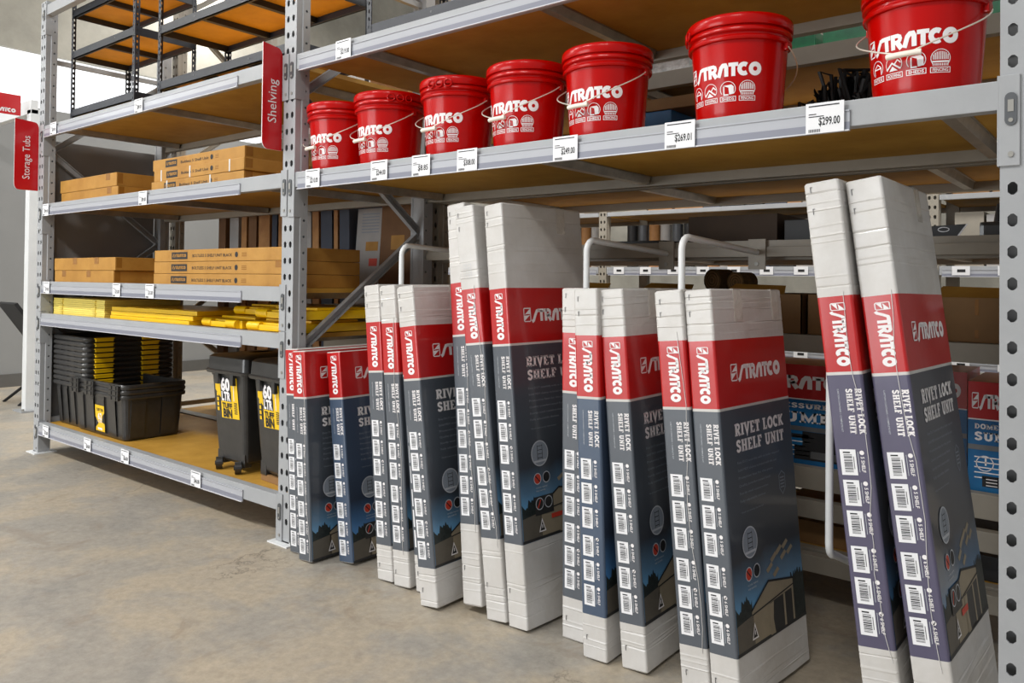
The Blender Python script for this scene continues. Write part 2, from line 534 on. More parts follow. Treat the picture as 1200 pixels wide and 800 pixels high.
def floor_material():
    m = bpy.data.materials.new('polished_concrete')
    m.use_nodes = True
    nt = m.node_tree
    p = nt.nodes['Principled BSDF']
    tc = nt.nodes.new('ShaderNodeTexCoord')

    def noise(scale, detail=6, rough=.6, dist=0.0):
        n = nt.nodes.new('ShaderNodeTexNoise')
        n.inputs['Scale'].default_value = scale
        n.inputs['Detail'].default_value = detail
        n.inputs['Roughness'].default_value = rough
        n.inputs['Distortion'].default_value = dist
        nt.links.new(tc.outputs['Object'], n.inputs['Vector'])
        return n

    def ramp(src, stops):
        r = nt.nodes.new('ShaderNodeValToRGB')
        e = r.color_ramp.elements
        e[0].position, e[0].color = stops[0]
        e[1].position, e[1].color = stops[-1]
        for s in stops[1:-1]:
            k = e.new(s[0])
            k.color = s[1]
        nt.links.new(src, r.inputs['Fac'])
        return r

    def mix(a, b, fac, mode='MIX'):
        x = nt.nodes.new('ShaderNodeMix')
        x.data_type = 'RGBA'
        x.blend_type = mode
        nt.links.new(a, x.inputs['A'])
        nt.links.new(b, x.inputs['B'])
        if isinstance(fac, float):
            x.inputs['Factor'].default_value = fac
        else:
            nt.links.new(fac, x.inputs['Factor'])
        return x.outputs['Result']
    base = ramp(noise(1.5, 8, .66, .3).outputs['Fac'], [(0.32, lin(152, 148, 140)), (0.46, lin(168, 161, 149)), (0.56, lin(184, 171, 150)), (0.72, lin(172, 163, 148))])
    fine = ramp(noise(28, 8, .75).outputs['Fac'], [(0.3, lin(200, 200, 200)), (0.7, lin(255, 255, 255))])
    c = mix(base.outputs['Color'], fine.outputs['Color'], 0.75, 'MULTIPLY')
    stain = ramp(noise(3.3, 5, .7, 1.2).outputs['Fac'], [(0.56, (0, 0, 0, 1)), (0.72, (0.45, 0.45, 0.45, 1))])
    brown = nt.nodes.new('ShaderNodeRGB')
    brown.outputs[0].default_value = lin(128, 110, 90)
    c = mix(c, brown.outputs[0], stain.outputs['Color'])
    # hairline cracks and scratches
    v = nt.nodes.new('ShaderNodeTexVoronoi')
    v.feature = 'DISTANCE_TO_EDGE'
    v.inputs['Scale'].default_value = 1.3
    wn = noise(2.2, 6, .7)
    ad = nt.nodes.new('ShaderNodeMix')
    ad.data_type = 'RGBA'
    ad.inputs['Factor'].default_value = 0.3
    nt.links.new(tc.outputs['Object'], ad.inputs['A'])
    nt.links.new(wn.outputs['Color'], ad.inputs['B'])
    nt.links.new(ad.outputs['Result'], v.inputs['Vector'])
    msk = ramp(noise(1.7, 3).outputs['Fac'], [(0.5, (0, 0, 0, 1)), (0.62, (1, 1, 1, 1))])
    cr = ramp(v.outputs['Distance'], [(0.0, (0.55, 0.55, 0.55, 1)), (0.006, (0, 0, 0, 1))])
    cm = nt.nodes.new('ShaderNodeMath')
    cm.operation = 'MULTIPLY'
    nt.links.new(cr.outputs['Color'], cm.inputs[0])
    nt.links.new(msk.outputs['Color'], cm.inputs[1])
    dk = nt.nodes.new('ShaderNodeRGB')
    dk.outputs[0].default_value = lin(84, 78, 70)
    c = mix(c, dk.outputs[0], cm.outputs['Value'])
    nt.links.new(c, p.inputs['Base Color'])
    rr = nt.nodes.new('ShaderNodeMapRange')
    rr.inputs['To Min'].default_value = 0.36
    rr.inputs['To Max'].default_value = 0.6
    nt.links.new(noise(4, 6).outputs['Fac'], rr.inputs['Value'])
    nt.links.new(rr.outputs['Result'], p.inputs['Roughness'])
    b = nt.nodes.new('ShaderNodeBump')
    b.inputs['Strength'].default_value = 0.08
    b.inputs['Distance'].default_value = 0.01
    nt.links.new(noise(60, 6).outputs['Fac'], b.inputs['Height'])
    nt.links.new(b.outputs['Normal'], p.inputs['Normal'])
    return m


M['floor'] = floor_material()
M['end_panel'] = mat('dark_grey_sheet', (132, 130, 128), 0.4, var=0.12, scale=1.2)
M['wall_grey'] = mat('grey_painted_wall', (140, 140, 138), 0.7, var=0.08, scale=1.5)
M['concrete'] = mat('tilt_up_concrete', (176, 172, 160), 0.8, rgb2=(150, 147, 136), scale=1.6, bump=0.1, bscale=12)
M['skirting'] = mat('dark_skirting', (92, 90, 86), 0.7, var=0.1)
M['daylight'] = mat('translucent_daylight_sheet', (246, 250, 255), 0.5, emit=0.75)

# ------------------------------------------------------------------ the building
MB().box(-6.6, 9, -9, 9, -0.12, 0).build('floor', M['floor'], kind='structure')
w = MB().box(-6.75, -6.6, -9, 9, 0, 3.1).box(-6.75, -6.6, -9, 9, 3.72, 6.2, 1).build('wall_left', [M['wall_grey'], M['concrete']], kind='structure')
MB().box(-6.72, -6.66, -9, 9, 3.1, 3.72).build('window_1', M['daylight'], kind='structure')
MB().box(-6.6, -6.57, -9, 9, 0, 0.14).build('baseboard_left', M['skirting'], kind='structure')
MB().box(-6.6, 9, 8.0, 8.15, 0, 6.2).build('wall_back', M['concrete'], kind='structure')

# ------------------------------------------------------------------ racking
BAY = 2.867
D = 0.9


def perforate(mb, us, vrows, fn, holes, c, depth, nrm):
    """grid of quads over columns us and rows vrows; cells (col, row%2==1) in holes become slots with cut corners"""
    for r in range(len(vrows) - 1):
        v0, v1 = vrows[r], vrows[r + 1]
        for q in range(len(us) - 1):
            u0, u1 = us[q], us[q + 1]
            if r % 2 == 1 and q in holes:
                o = [(u0 + c, v0), (u1 - c, v0), (u1, v0 + c), (u1, v1 - c), (u1 - c, v1), (u0 + c, v1), (u0, v1 - c), (u0, v0 + c)]
                P = [fn(*k) for k in o]
                Q = [tuple(Vector(k) + Vector(nrm) * depth) for k in P]
                mb.add(P + Q, [(i, (i + 1) % 8, 8 + (i + 1) % 8, 8 + i) for i in range(8)])
                for a, b_, k in (((u0, v0), o[7], o[0]), ((u1, v0), o[1], o[2]), ((u1, v1), o[3], o[4]), ((u0, v1), o[5], o[6])):
                    mb.add([fn(*a), fn(*b_), fn(*k)], [(0, 1, 2)])
            else:
                mb.add([fn(u0, v0), fn(u1, v0), fn(u1, v1), fn(u0, v1)], [(0, 1, 2, 3)])


def upright_mesh(name, h, z_off, m):
    """cold-rolled upright: slotted front face, holed sides, open back; front at y=0"""
    mb = MB()
    rows = [0.0]
    z = z_off
    while z + 0.015 < h:
        rows += [z - 0.015, z + 0.015]
        z += 0.075
    rows.append(h)
    perforate(mb, [-0.045, -0.030, -0.010, 0.010, 0.030, 0.045], rows, lambda u, v: (u, 0, v), (1, 3), 0.007, 0.004, (0, 1, 0))
    rs = [0.0]
    z = z_off + 0.0375
    while z + 0.01 < h:
        rs += [z - 0.006, z + 0.006]
        z += 0.075
    rs.append(h)
    for s in (-1, 1):
        mb.add([(s * 0.045, 0, 0), (s * 0.045, 0.03, 0), (s * 0.045, 0.03, h), (s * 0.045, 0, h)], [(0, 1, 2, 3)])
        mb.add([(s * 0.045, 0.03, 0), (s * 0.05, 0.034, 0), (s * 0.05, 0.034, h), (s * 0.045, 0.03, h)], [(0, 1, 2, 3)])
        perforate(mb, [0.034, 0.046, 0.058, 0.072], rs, lambda u, v, s=s: (s * 0.05, u, v), (1,), 0.004, 0.003, (-s, 0, 0))
        mb.add([(s * 0.05, 0.072, 0), (s * 0.036, 0.072, 0), (s * 0.036, 0.072, h), (s * 0.05, 0.072, h)], [(0, 1, 2, 3)])
    mb.add([(-0.036, 0.07, 0), (0.036, 0.07, 0), (0.036, 0.07, h), (-0.036, 0.07, h)], [(0, 1, 2, 3)])
    return mb.mesh(name, [m])


UP_FRONT = upright_mesh('upright', 4.2, 0.10, M['steel'])
UP_SHORT = upright_mesh('upright', 3.12, 0.10, M['steel'])
UP_ROW = upright_mesh('upright', 4.2, 0.10, M['row_steel'])
FOOT = MB().box(-0.075, 0.075, -0.035, 0.11, 0, 0.006).box(-0.05, 0.05, 0.0, 0.07, 0.006, 0.012).mesh('foot_plate', [M['white_paint']])

# end plate of a beam (left version: plate spreads to -x over the upright), its clip and rivets
def plate_mesh(s):
    mb = MB()
    mb.box(min(0, s * 0.042), max(0, s * 0.042), -0.006, -0.001, -0.205, 0.010, b=0.0015)
    mb.box(min(0, s * -0.004), max(0, s * -0.004), -0.006, 0.05, -0.205, 0.010)
    return mb.mesh('end_plate', [M['steel']])


def clip_mesh(s):
    mb = MB()
    poly = arc(s * 0.024, -0.045, 0.0125, 0.0125, 0, 180, 6) + arc(s * 0.024, -0.098, 0.0125, 0.0125, 180, 360, 6)
    mb.prism(poly, lambda a, b: (a, -0.0095, b), lambda a, b: (a, -0.006, b))
    mb.box(s * 0.024 - 0.006, s * 0.024 + 0.006, -0.0115, -0.009, -0.078, -0.05, 1)
    mb.prism(arc(s * 0.024, -0.098, 0.005, 0.005, 0, 330, 11), lambda a, b: (a, -0.0115, b), lambda a, b: (a, -0.009, b), 1)
    return mb.mesh('safety_clip', [M['clip'], M['rivet']])


PLATE = {-1: plate_mesh(-1), 1: plate_mesh(1)}
CLIP = {-1: clip_mesh(-1), 1: clip_mesh(1)}
RIVET = MB().prism(arc(0, 0, 0.006, 0.007, 0, 330, 11), lambda a, b: (a, -0.0095, b), lambda a, b: (a, -0.006, b)).mesh('rivet', [M['rivet']])


def beam(parent, xa, xb, zt, y=0.0, sgn=1, detail=True, m='steel', strip=None, h=0.07):
    """beam between two uprights; sgn=1 means the front face looks to -y"""
    mb = MB()
    yb = y + sgn * 0.045
    y0, y1 = min(y, yb), max(y, yb)
    mb.box(xa, xb, y0, y1, zt - h, zt, b=0.003)
    o = mb.build('beam', M[m], parent)
    for s, x in ((-1, xa), (1, xb)):
        if not detail:
            break
        put('end_plate', PLATE[s], o, (x, y, zt))
        put('safety_clip', CLIP[s], o, (x, y, zt))
        put('rivet', RIVET, o, (x + s * 0.024, y, zt - 0.178))
    if strip:
        a, b = strip
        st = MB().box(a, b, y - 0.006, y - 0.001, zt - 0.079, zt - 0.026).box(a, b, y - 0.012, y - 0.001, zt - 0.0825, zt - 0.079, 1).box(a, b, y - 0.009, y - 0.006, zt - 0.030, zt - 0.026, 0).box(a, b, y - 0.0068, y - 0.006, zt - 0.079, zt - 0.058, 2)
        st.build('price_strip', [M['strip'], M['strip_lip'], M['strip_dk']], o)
    return o


def shelf(parent, xa, xb, zt, y0, y1, bars, m='mdf', barm='galv', th=0.022, name='shelf_board'):
    MB().box(xa, xb, y0 + 0.046, y1 - 0.046, zt - 0.008 - th, zt - 0.008).build(name, M[m], parent)
    for x in bars:
        mb = MB()
        z = zt - 0.031
        # top-hat section under the board, ends flattened onto the beams
        poly = [(-0.03, 0), (-0.022, 0), (-0.014, -0.03), (0.014, -0.03), (0.022, 0), (0.03, 0), (0.03, -0.003), (0.024, -0.003), (0.016, -0.034), (-0.016, -0.034), (-0.024, -0.003), (-0.03, -0.003)]
        mb.prism(poly, lambda a, b: (x + a, y0 + 0.047, z + b), lambda a, b: (x + a, y1 - 0.06, z + b))
        mb.add([(x - 0.016, y1 - 0.06, z - 0.034), (x + 0.016, y1 - 0.06, z - 0.034), (x + 0.02, y1 - 0.046, z - 0.002), (x - 0.02, y1 - 0.046, z - 0.002)], [(0, 1, 2, 3)])
        mb.build('support_bar', M[barm], parent)


def frame_braces(parent, x, y0, y1, zmax, m):
    yf, yr = y0 + 0.055, y1 - 0.055
    zs = [(0.26, yr), (0.87, yf), (1.47, yr), (2.08, yf), (2.69, yr), (3.3, yf), (3.9, yr)]
    zs = [k for k in zs if k[0] < zmax]
    for (z0, a), (z1, b) in zip(zs[:-1], zs[1:]):
        mb = MB()
        p, q = Vector((x, a, z0)), Vector((x, b, z1))
        t = (q - p).normalized()
        n = Vector((0, -t.z, t.y))
        poly = [(-0.014, -0.02), (0.014, -0.02), (0.014, -0.017), (-0.011, -0.017), (-0.011, 0.017), (0.014, 0.017), (0.014, 0.02), (-0.014, 0.02)]
        mb.prism(poly, lambda u, v: p + Vector((u, 0, 0)) + n * v, lambda u, v: q + Vector((u, 0, 0)) + n * v)
        mb.build('brace', M[m], parent)
    if zmax > 2.8:
        MB().box(x - 0.014, x + 0.014, yf, yr, 2.70, 2.73).build('brace', M[m], parent)
    MB().box(x - 0.014, x + 0.014, yf, yr, 0.20, 0.235).build('brace', M[m], parent)


rack = thing('storage_rack', (0, 0, 0), 'pale grey two-bay steel rack holding the buckets, shelf cartons and tubs', 'rack')
for x, me in ((-BAY, UP_SHORT), (0, UP_FRONT), (BAY, UP_FRONT)):
    zt = 3.12 if me is UP_SHORT else 4.2
    a = put('upright', me, rack, (x, 0, 0))
    put('foot_plate', FOOT, a)
    b = put('upright', me, rack, (x, D, 0), (0, 0, PI))
    put('foot_plate', FOOT, b)
    frame_braces(rack, x, 0, D, zt, 'steel')
XL0, XL1 = -BAY + 0.047, -0.047
XR0, XR1 = 0.047, BAY - 0.047
LEV = dict(bot=0.213, yel=0.9612, l3=1.1803, l4=1.712, l5=2.251)
for k, zt in LEV.items():
    end = dict(bot=-0.33, yel=-0.365, l3=-0.37, l4=-0.395, l5=-0.43)[k]
    beam(rack, XL0, XL1, zt, strip=(XL0 + 0.01, end))
    beam(rack, XL0, XL1, zt, D, -1, False, 'row_steel')  # rear beam in beige: warm bounce light put into its colour
    shelf(rack, XL0 + 0.002, XL1 - 0.002, zt, 0, D, (-2.59, -1.43, -0.26))
beam(rack, XL0, XL1, 3.09, strip=None)
beam(rack, XL0, XL1, 3.09, D, -1, False)
for k, zt in (('mid', 1.708), ('top', 2.251)):
    beam(rack, XR0, XR1, zt, strip=(XR0 + 0.03, 2.482) if k == 'mid' else (XR0 + 0.03, 2.6))
    beam(rack, XR0, XR1, zt, D, -1, False, 'row_steel')  # beige again carries the warm bounce on this rear beam
    shelf(rack, XR0 + 0.002, XR1 - 0.002, zt, 0, D, (0.16, 1.40, 2.70) if k == 'mid' else (0.46, 1.42, 2.5))
MB().box(-BAY - 0.056, -BAY - 0.051, 0.075, D - 0.075, 0.08, 2.17).build('end_panel', M['end_panel'], rack)
# rear rails that carry the divider hoops
MB().box(XR0, XR1, D - 0.05, D - 0.005, 1.325, 1.365, b=0.003).box(XR0, XR1, D - 0.04, D - 0.005, 1.365, 1.39).build('divider_rail', M['row_steel'], rack)
MB().box(XR0, XR1, D - 0.05, D - 0.005, 0.137, 0.20, b=0.003).build('divider_rail', M['row_steel'], rack)


# divider hoops: bent tube, clamped on the upper and the lower rear rail
def hoop(x, yf, label, zt=1.372, zb=0.405):
    o = thing('divider_hoop', (x, 0, 0), label, 'divider', 'divider hoops between the leaning cartons')
    pts = [(0, D - 0.05, zt - 0.03)]
    r = 0.045
    pts += [(0, yf + r, zt)] + [(0, yf + r - r * math.sin(t), zt - r + r * math.cos(t)) for t in [PI / 2 * i / 5 for i in range(1, 6)]]
    pts += [(0, yf + r - r * math.cos(t), zb + r - r * math.sin(t)) for t in [PI / 2 * i / 5 for i in range(0, 6)]]
    pts += [(0, D - 0.05, 0.18)]
    MB().tube(pts, 0.0115, 10).build('bent_tube', M['white_paint'], o, smooth=True)
    for z0, z1 in ((1.275, 1.395), (0.12, 0.215)):
        cl = MB().box(-0.035, 0.035, D - 0.058, D - 0.0505, z0, z1, b=0.001)
        q = cl.build('clamp_plate', M['row_steel'], o)
        MB().tube([(0, D - 0.062, z0 + 0.022), (0, D - 0.0585, z0 + 0.022)], 0.008, 10).build('bolt', M['rivet'], q)


hoop(0.520, 0.23, 'bent tube divider left of the medium cartons nearest the grey upright')
hoop(1.500, 0.23, 'bent tube divider rising just right of the tall pale carton')
hoop(1.896, 0.20, 'bent tube divider rising behind the two medium cartons on the right')
hoop(2.358, 0.25, 'bent tube divider whose lower bend shows left of the tall right-hand cartons')


# ------------------------------------------------------------------ price tickets
def ticket(x, z, price, label, w=0.10, h=0.082, y=-0.0135, grp='price tickets on the front rack beams'):
    o = MB().box(-w / 2, w / 2, -0.0006, 0.0006, -h / 2, h / 2).build('price_ticket', M['ticket'], None, loc=(x, y, z), label=label, cat='price ticket', group=grp)
    mb = MB()
    fn = lambda a, b: (a, -0.0012, b)
    s, wd = font2(price, 0.021, bold=0.02, width=w * 0.56)
    mb.flat(move2(s, -w * 0.16, -h * 0.24), fn)
    mb.flat(rect2(-w * .42, h * .38, w * .38, h * .42), fn)
    mb.flat(rect2(-w * .42, h * .12, -w * .22, h * .15), fn)
    mb.flat(rect2(-w * .42, h * .04, -w * .02, h * .07), fn)
    for i in range(9):
        mb.flat(rect2(-w * .42 + i * w * .035, -h * .46, -w * .42 + i * w * .035 + w * .02, -h * .36), fn)
    mb.build('printed_price', M['ink'], o)


for x, p in ((0.197, '$210.00'), (0.639, '$244.00'), (0.883, '$8.85'), (1.126, '$308.00'), (1.571, '$249.00'), (1.993, '$269.01'), (2.420, '$299.00')):
    ticket(x, 1.667, p, 'white ticket reading %s, ' % p + {0.197: 'next to the middle upright below the leftmost bucket', 0.639: 'below the second bucket from the left', 0.883: 'the cheap item between two buckets of the left group', 1.126: 'below the middle bucket', 1.571: 'below the fifth bucket of the row', 1.993: 'below the gap before the second largest bucket', 2.420: 'largest ticket, left below the biggest bucket'}[x])
ticket(0.399, 2.209, '$219.00', 'white price ticket reading $219.00 on the beam above the buckets')
for x, z, p, l in ((-2.64, 2.212, '$69.00', 'small white ticket on the top left beam beside the end upright'), (-1.441, 2.207, '$89.00', 'small white ticket on the top left beam below the black shelving units'),
                   (-2.742, 1.667, '$99.00', 'small white ticket at the left end of the beam under the kraft cartons'), (-1.371, 1.669, '$89.00', 'small white ticket on the beam below the tilted stack of three kraft cartons'),
                   (-2.703, 1.138, '$19.00', 'small white ticket at the left end of the beam above the yellow lids'), (-1.678, 1.138, '$15.00', 'left ticket of the close pair on the beam above the yellow lids'), (-1.272, 1.138, '$15.00', 'right ticket of the close pair on the beam above the yellow lids'),
                   (-2.672, 0.172, '$12.00', 'small white ticket at the left end of the bottom beam'), (-2.031, 0.172, '$24.00', 'small white ticket on the bottom beam below the stacked tubs'), (-1.533, 0.172, '$26.00', 'small white ticket on the bottom beam below the open tub'), (-0.748, 0.172, '$46.00', 'small white ticket on the bottom beam below the wheeled bins')):
    ticket(x, z, p, l, 0.095, 0.08)


# ------------------------------------------------------------------ shelf unit cartons
T, DP, SLEEVE = 0.092, 0.455, 0.90
CARD = dict(small=(0.90, 0.0), medium=(1.195, 0.142), tall=(1.50, 0.290))   # height, lower white cap


def crease(zz):
    out, last = [], -1
    for z in zz:
        if z - last > 0.014:
            out += [z - 0.004, z, z + 0.004]
            last = z
    return out


def carton_body(kind, slate, art, seed):
    H, cb = CARD[kind]
    rnd = random.Random(seed)
    zt = cb + SLEEVE
    lv = [0.0, 0.004]
    if cb:
        n = 5 if kind == 'medium' else 8
        zz = sorted(rnd.uniform(0.02, cb - 0.016) for _ in range(n))
        lv += crease(zz)
        lv.append(cb)
    k = 5
    lv += [cb + (SLEEVE - 0.207) * i / k for i in range(1, k)]
    lv += [zt - 0.207, zt - 0.199, zt]
    if cb:
        n = 6 if kind == 'medium' else 9
        zz = sorted(rnd.uniform(zt + 0.015, H - 0.022) for _ in range(n))
        lv += crease(zz)
        lv += [H - 0.005]
    else:
        lv += [H - 0.004]
        lv[-2] = H - 0.012
    lv.append(H)
    r = 0.007
    # loop of the cross-section, with extra points along the long sides
    cs = []
    for cx, cy, a0 in ((T - r, r, -90), (T - r, DP - r, 0), (r, DP - r, 90), (r, r, 180)):
        cs += arc(cx, cy, r, r, a0, a0 + 90, 3)
        if a0 == -90:
            cs += [(T, DP * q) for q in (0.25, 0.5, 0.75)]
        if a0 == 90:
            cs += [(0, DP * q) for q in (0.75, 0.5, 0.25)]
    n = len(cs)
    mb = MB()
    vs, fs, mi = [], [], []
    for i, z in enumerate(lv):
        cap = cb and (z < cb - 0.001 or z > zt + 0.001)
        fold = cap and 0 < i < len(lv) - 2 and abs(lv[i] - lv[i - 1] - 0.004) < 1e-6 and abs(lv[i + 1] - lv[i] - 0.004) < 1e-6
        ins = 0.004 if i in (0, len(lv) - 1) else (rnd.choice((-0.0014, -0.0008, 0.0012, 0.0018)) if fold else 0.0)
        for x, y in cs:
            d = 0.0
            if 0.1 * DP < y < 0.9 * DP and 0 < i < len(lv) - 1:
                d = rnd.uniform(-0.0012, 0.001) if cap else rnd.uniform(-0.0005, 0.0005)
            sx = 1 if x > T / 2 else -1
            sy = 1 if y > DP / 2 else -1
            vs.append((x - sx * ins * (1 if i in (0, len(lv) - 1) else 0.3) + sx * d, y - sy * ins, z + (rnd.uniform(-.002, .002) if cap and 0 < i < len(lv) - 1 else 0)))
    for i in range(len(lv) - 1):
        z = (lv[i] + lv[i + 1]) / 2
        for j in range(n):
            q = (j + 1) % n
            fs.append((i * n + j, i * n + q, (i + 1) * n + q, (i + 1) * n + j))
            wide = cs[j][0] > T - 0.0001 and cs[q][0] > T - 0.0001
            if z < cb or z > zt or (not cb and z < 0.006) or (not cb and z > H - 0.006):
                m_ = 0
            elif z > zt - 0.199:
                m_ = 1
            elif z > zt - 0.207:
                m_ = 0
            else:
                m_ = 3 if wide else 2
            mi.append(m_)
    fs.append(tuple(range(n))[::-1])
    fs.append(tuple((len(lv) - 1) * n + j for j in range(n)))
    mi += [0, 0]
    me = bpy.data.meshes.new('carton_body')
    me.from_pydata(vs, [], fs)
    for m in (M['carton_white'], M['carton_red'], slate, art):
        me.materials.append(m)
    uvl = me.uv_layers.new(name='art')
    for p in me.polygons:
        p.material_index = mi[p.index]
        for li in p.loop_indices:
            c = vs[me.loops[li].vertex_index]
            uvl.data[li].uv = (c[1] / DP, (c[2] - cb) / SLEEVE)
    return me


# printed parts; s runs down from the top of the printed sleeve, x over the spine, u over the wide face
EPS = 0.0012
spine = lambda x, s: (x, -EPS, -s)
wide = lambda u, s: (T + EPS, u, -s)


def rot_spine(shape, x, s):
    """text that reads downwards on the spine: baseline at x (letters' tops point to +x), starting at s"""
    return [(x + b, s + a) for a, b in shape[0]], shape[1]


lg, lw = logo(0.034)
SP_WORD = MB().flat(rot_spine(lg, T * 0.36, 0.018 + (0.165 - lw * 0.70) / 2 * 0), lambda x, s: spine(x, 0.018 + (s - 0.018) * 0.72)).mesh('spine_wordmark', [M['white_print']])
mb = MB()
s1, _ = slab_text('RIVET LOCK', 0.0165, 0.118)
mb.flat(rot_spine(s1, T * 0.75, 0.243), spine)
s1, _ = slab_text('SHELF UNIT', 0.0165, 0.118)
mb.flat(rot_spine(s1, T * 0.50, 0.243), spine)
s1, _ = font2('CARTON CONTAINS 1 COMPLETE KIT', 0.0042, 0.112, 0.01)
mb.flat(rot_spine(s1, T * 0.27, 0.243), spine, 1)
SP_TEXT = mb.mesh('spine_lettering', [M['white_print'], M['print_grey']])
mb = MB()
mb.add([(0, 0, 0), (0.040, 0, 0), (0.040, 0, -0.066), (0, 0, -0.066)], [(0, 3, 2, 1)], 0)
rb = random.Random(3)
z = -0.008
mb.add([(0.008, -0.0004, -0.006), (0.026, -0.0004, -0.006), (0.026, -0.0004, -0.0095), (0.008, -0.0004, -0.0095)], [(0, 3, 2, 1)], 1)
z = -0.013
while z > -0.058:
    hgt = rb.choice((0.0009, 0.0012, 0.0018, 0.0026))
    mb.add([(0.009, -0.0004, z), (0.030, -0.0004, z), (0.030, -0.0004, z - hgt), (0.009, -0.0004, z - hgt)], [(0, 3, 2, 1)], 1)
    z -= hgt + rb.choice((0.0009, 0.0012, 0.002))
mb.add([(0.033, -0.0004, -0.018), (0.0345, -0.0004, -0.018), (0.0345, -0.0004, -0.05), (0.033, -0.0004, -0.05)], [(0, 3, 2, 1)], 1)
BARCODE = mb.mesh('barcode_label', [M['ticket'], M['ink']])
LAB_S = (0.400, 0.4785, 0.557, 0.647, 0.726, 0.804)


def count_mark(n, ticked):
    mb = MB()
    mb.flat(disc2(T * 0.74, 0.008, 0.0058, 14), spine)
    t, _ = font2('%d SHELF' % n, 0.0085, 0.040, 0.02)
    mb.flat(rot_spine(t, T * 0.70, 0.018), spine)
    mb.flat(rect2(T * 0.625, 0.006, T * 0.64, 0.058), spine, 1)
    if ticked:
        mb.flat(stroke([(T * 0.705, 0.008), (T * 0.735, 0.0115), (T * 0.775, 0.0045)], 0.0022), lambda x, q: (x, -EPS - 0.0004, -q), 2)
    return mb.mesh('shelf_count_mark', [M['white_print'], M['print_grey'], M['ink']])


MARKS = {(n, t): count_mark(n, t) for n in (5, 6) for t in (False, True)}
lgw, lww = logo(0.0455)
up = lambda sh, u, s: ([(u + a, s - b) for a, b in sh[0]], sh[1])
FR_WORD = MB().flat(up(move2(lgw, 0, 0, 0.322 / lww, 1.0), 0.08, 0.123), wide).mesh('front_wordmark', [M['white_print']])
mb = MB()
a, _ = slab_text('RIVET LOCK', 0.036, 0.318)
mb.flat(up(a, 0.078, 0.287), wide)
a, _ = slab_text('SHELF UNIT', 0.036, 0.313)
mb.flat(up(a, 0.080, 0.335), wide)
FR_TEXT = mb.mesh('front_title', [M['white_print']])
mb = MB()
for i, (t, wd) in enumerate((('Easy D.I.Y assembly with no bolts required', 0.27), ('Solid MDF shelves included with the unit', 0.25), ('Protective feet for the posts', 0.22), ('Quality powdercoated finish', 0.20), ('Sturdy steel construction', 0.18), ('Fully adjustable shelves', 0.16))):
    a, _ = font2(t, 0.0072, wd)
    mb.flat(up(a, 0.079, 0.368 + i * 0.0225), wide)
FR_NOTE = mb.mesh('feature_list', [M['print_dim']])
a, _ = font2('*Shelf load evenly distributed', 0.005, 0.14)
FR_FOOT = MB().flat(up(a, 0.079, 0.512), wide).mesh('footnote', [M['print_dim']])
# badges
mb = MB()
c = (0.118, 0.600)
mb.flat(([(c[0] + 0.044 * math.cos(t), c[1] + 0.044 * math.sin(t)) for t in [2 * PI * i / 28 for i in range(28)]], [tuple(range(28))]), wide, 0)
mb.flat(stroke([(c[0] + 0.044 * math.cos(2 * PI * i / 28), c[1] + 0.044 * math.sin(2 * PI * i / 28)) for i in range(28)], 0.004, True), lambda u, s: (T + EPS + .0004, u, -s), 1)
for k in range(4):
    mb.flat(stroke([(c[0] - 0.012, c[1] - 0.026 + k * 0.014), (c[0] + 0.014, c[1] - 0.026 + k * 0.014)], 0.002), lambda u, s: (T + EPS + .0004, u, -s), 2)
for d in (-0.012, 0.014):
    mb.flat(stroke([(c[0] + d, c[1] - 0.03), (c[0] + d, c[1] + 0.024)], 0.002), lambda u, s: (T + EPS + .0004, u, -s), 2)
mb.flat(rect2(c[0] - 0.032, c[1] + 0.024, c[0] + 0.032, c[1] + 0.031), lambda u, s: (T + EPS + .0004, u, -s), 1)
BADGE = mb.mesh('round_badge', [M['print_dim'], M['print_grey'], M['ink']])
mb = MB()
for (u, s), col in (((0.098, 0.688), 1), ((0.146, 0.688), 2)):
    mb.flat(disc2(u, s, 0.019, 20), wide, col)
    mb.flat(stroke([(u + 0.019 * math.cos(2 * PI * i / 20), s + 0.019 * math.sin(2 * PI * i / 20)) for i in range(20)], 0.003, True), lambda p, q: (T + EPS + .0004, p, -q), 0)
    if col == 1:
        mb.flat(stroke([(u - .012, s - .012), (u + .012, s + .012)], 0.004), lambda p, q: (T + EPS + .0005, p, -q), 2)
a, _ = font2('no bolts required', 0.006, 0.06)
mb.flat(up(a, 0.088, 0.722), wide, 0)
a, _ = font2('easy assembly', 0.006, 0.05)
mb.flat(up(a, 0.088, 0.733), wide, 0)
CIRC = mb.mesh('round_icons', [M['print_grey'], M['orange_print'], M['ink']])
mb = MB()
sh = [(0.335, 0.440), (0.355, 0.428), (0.375, 0.440), (0.375, 0.480), (0.355, 0.500), (0.335, 0.480)]
mb.flat(stroke(sh, 0.003, True), wide)
for k in range(4):
    mb.flat(rect2(0.341, 0.446 + 0.010 * k, 0.369, 0.450 + 0.010 * k), wide)
SHIELD = mb.mesh('warranty_shield', [M['print_dim']])
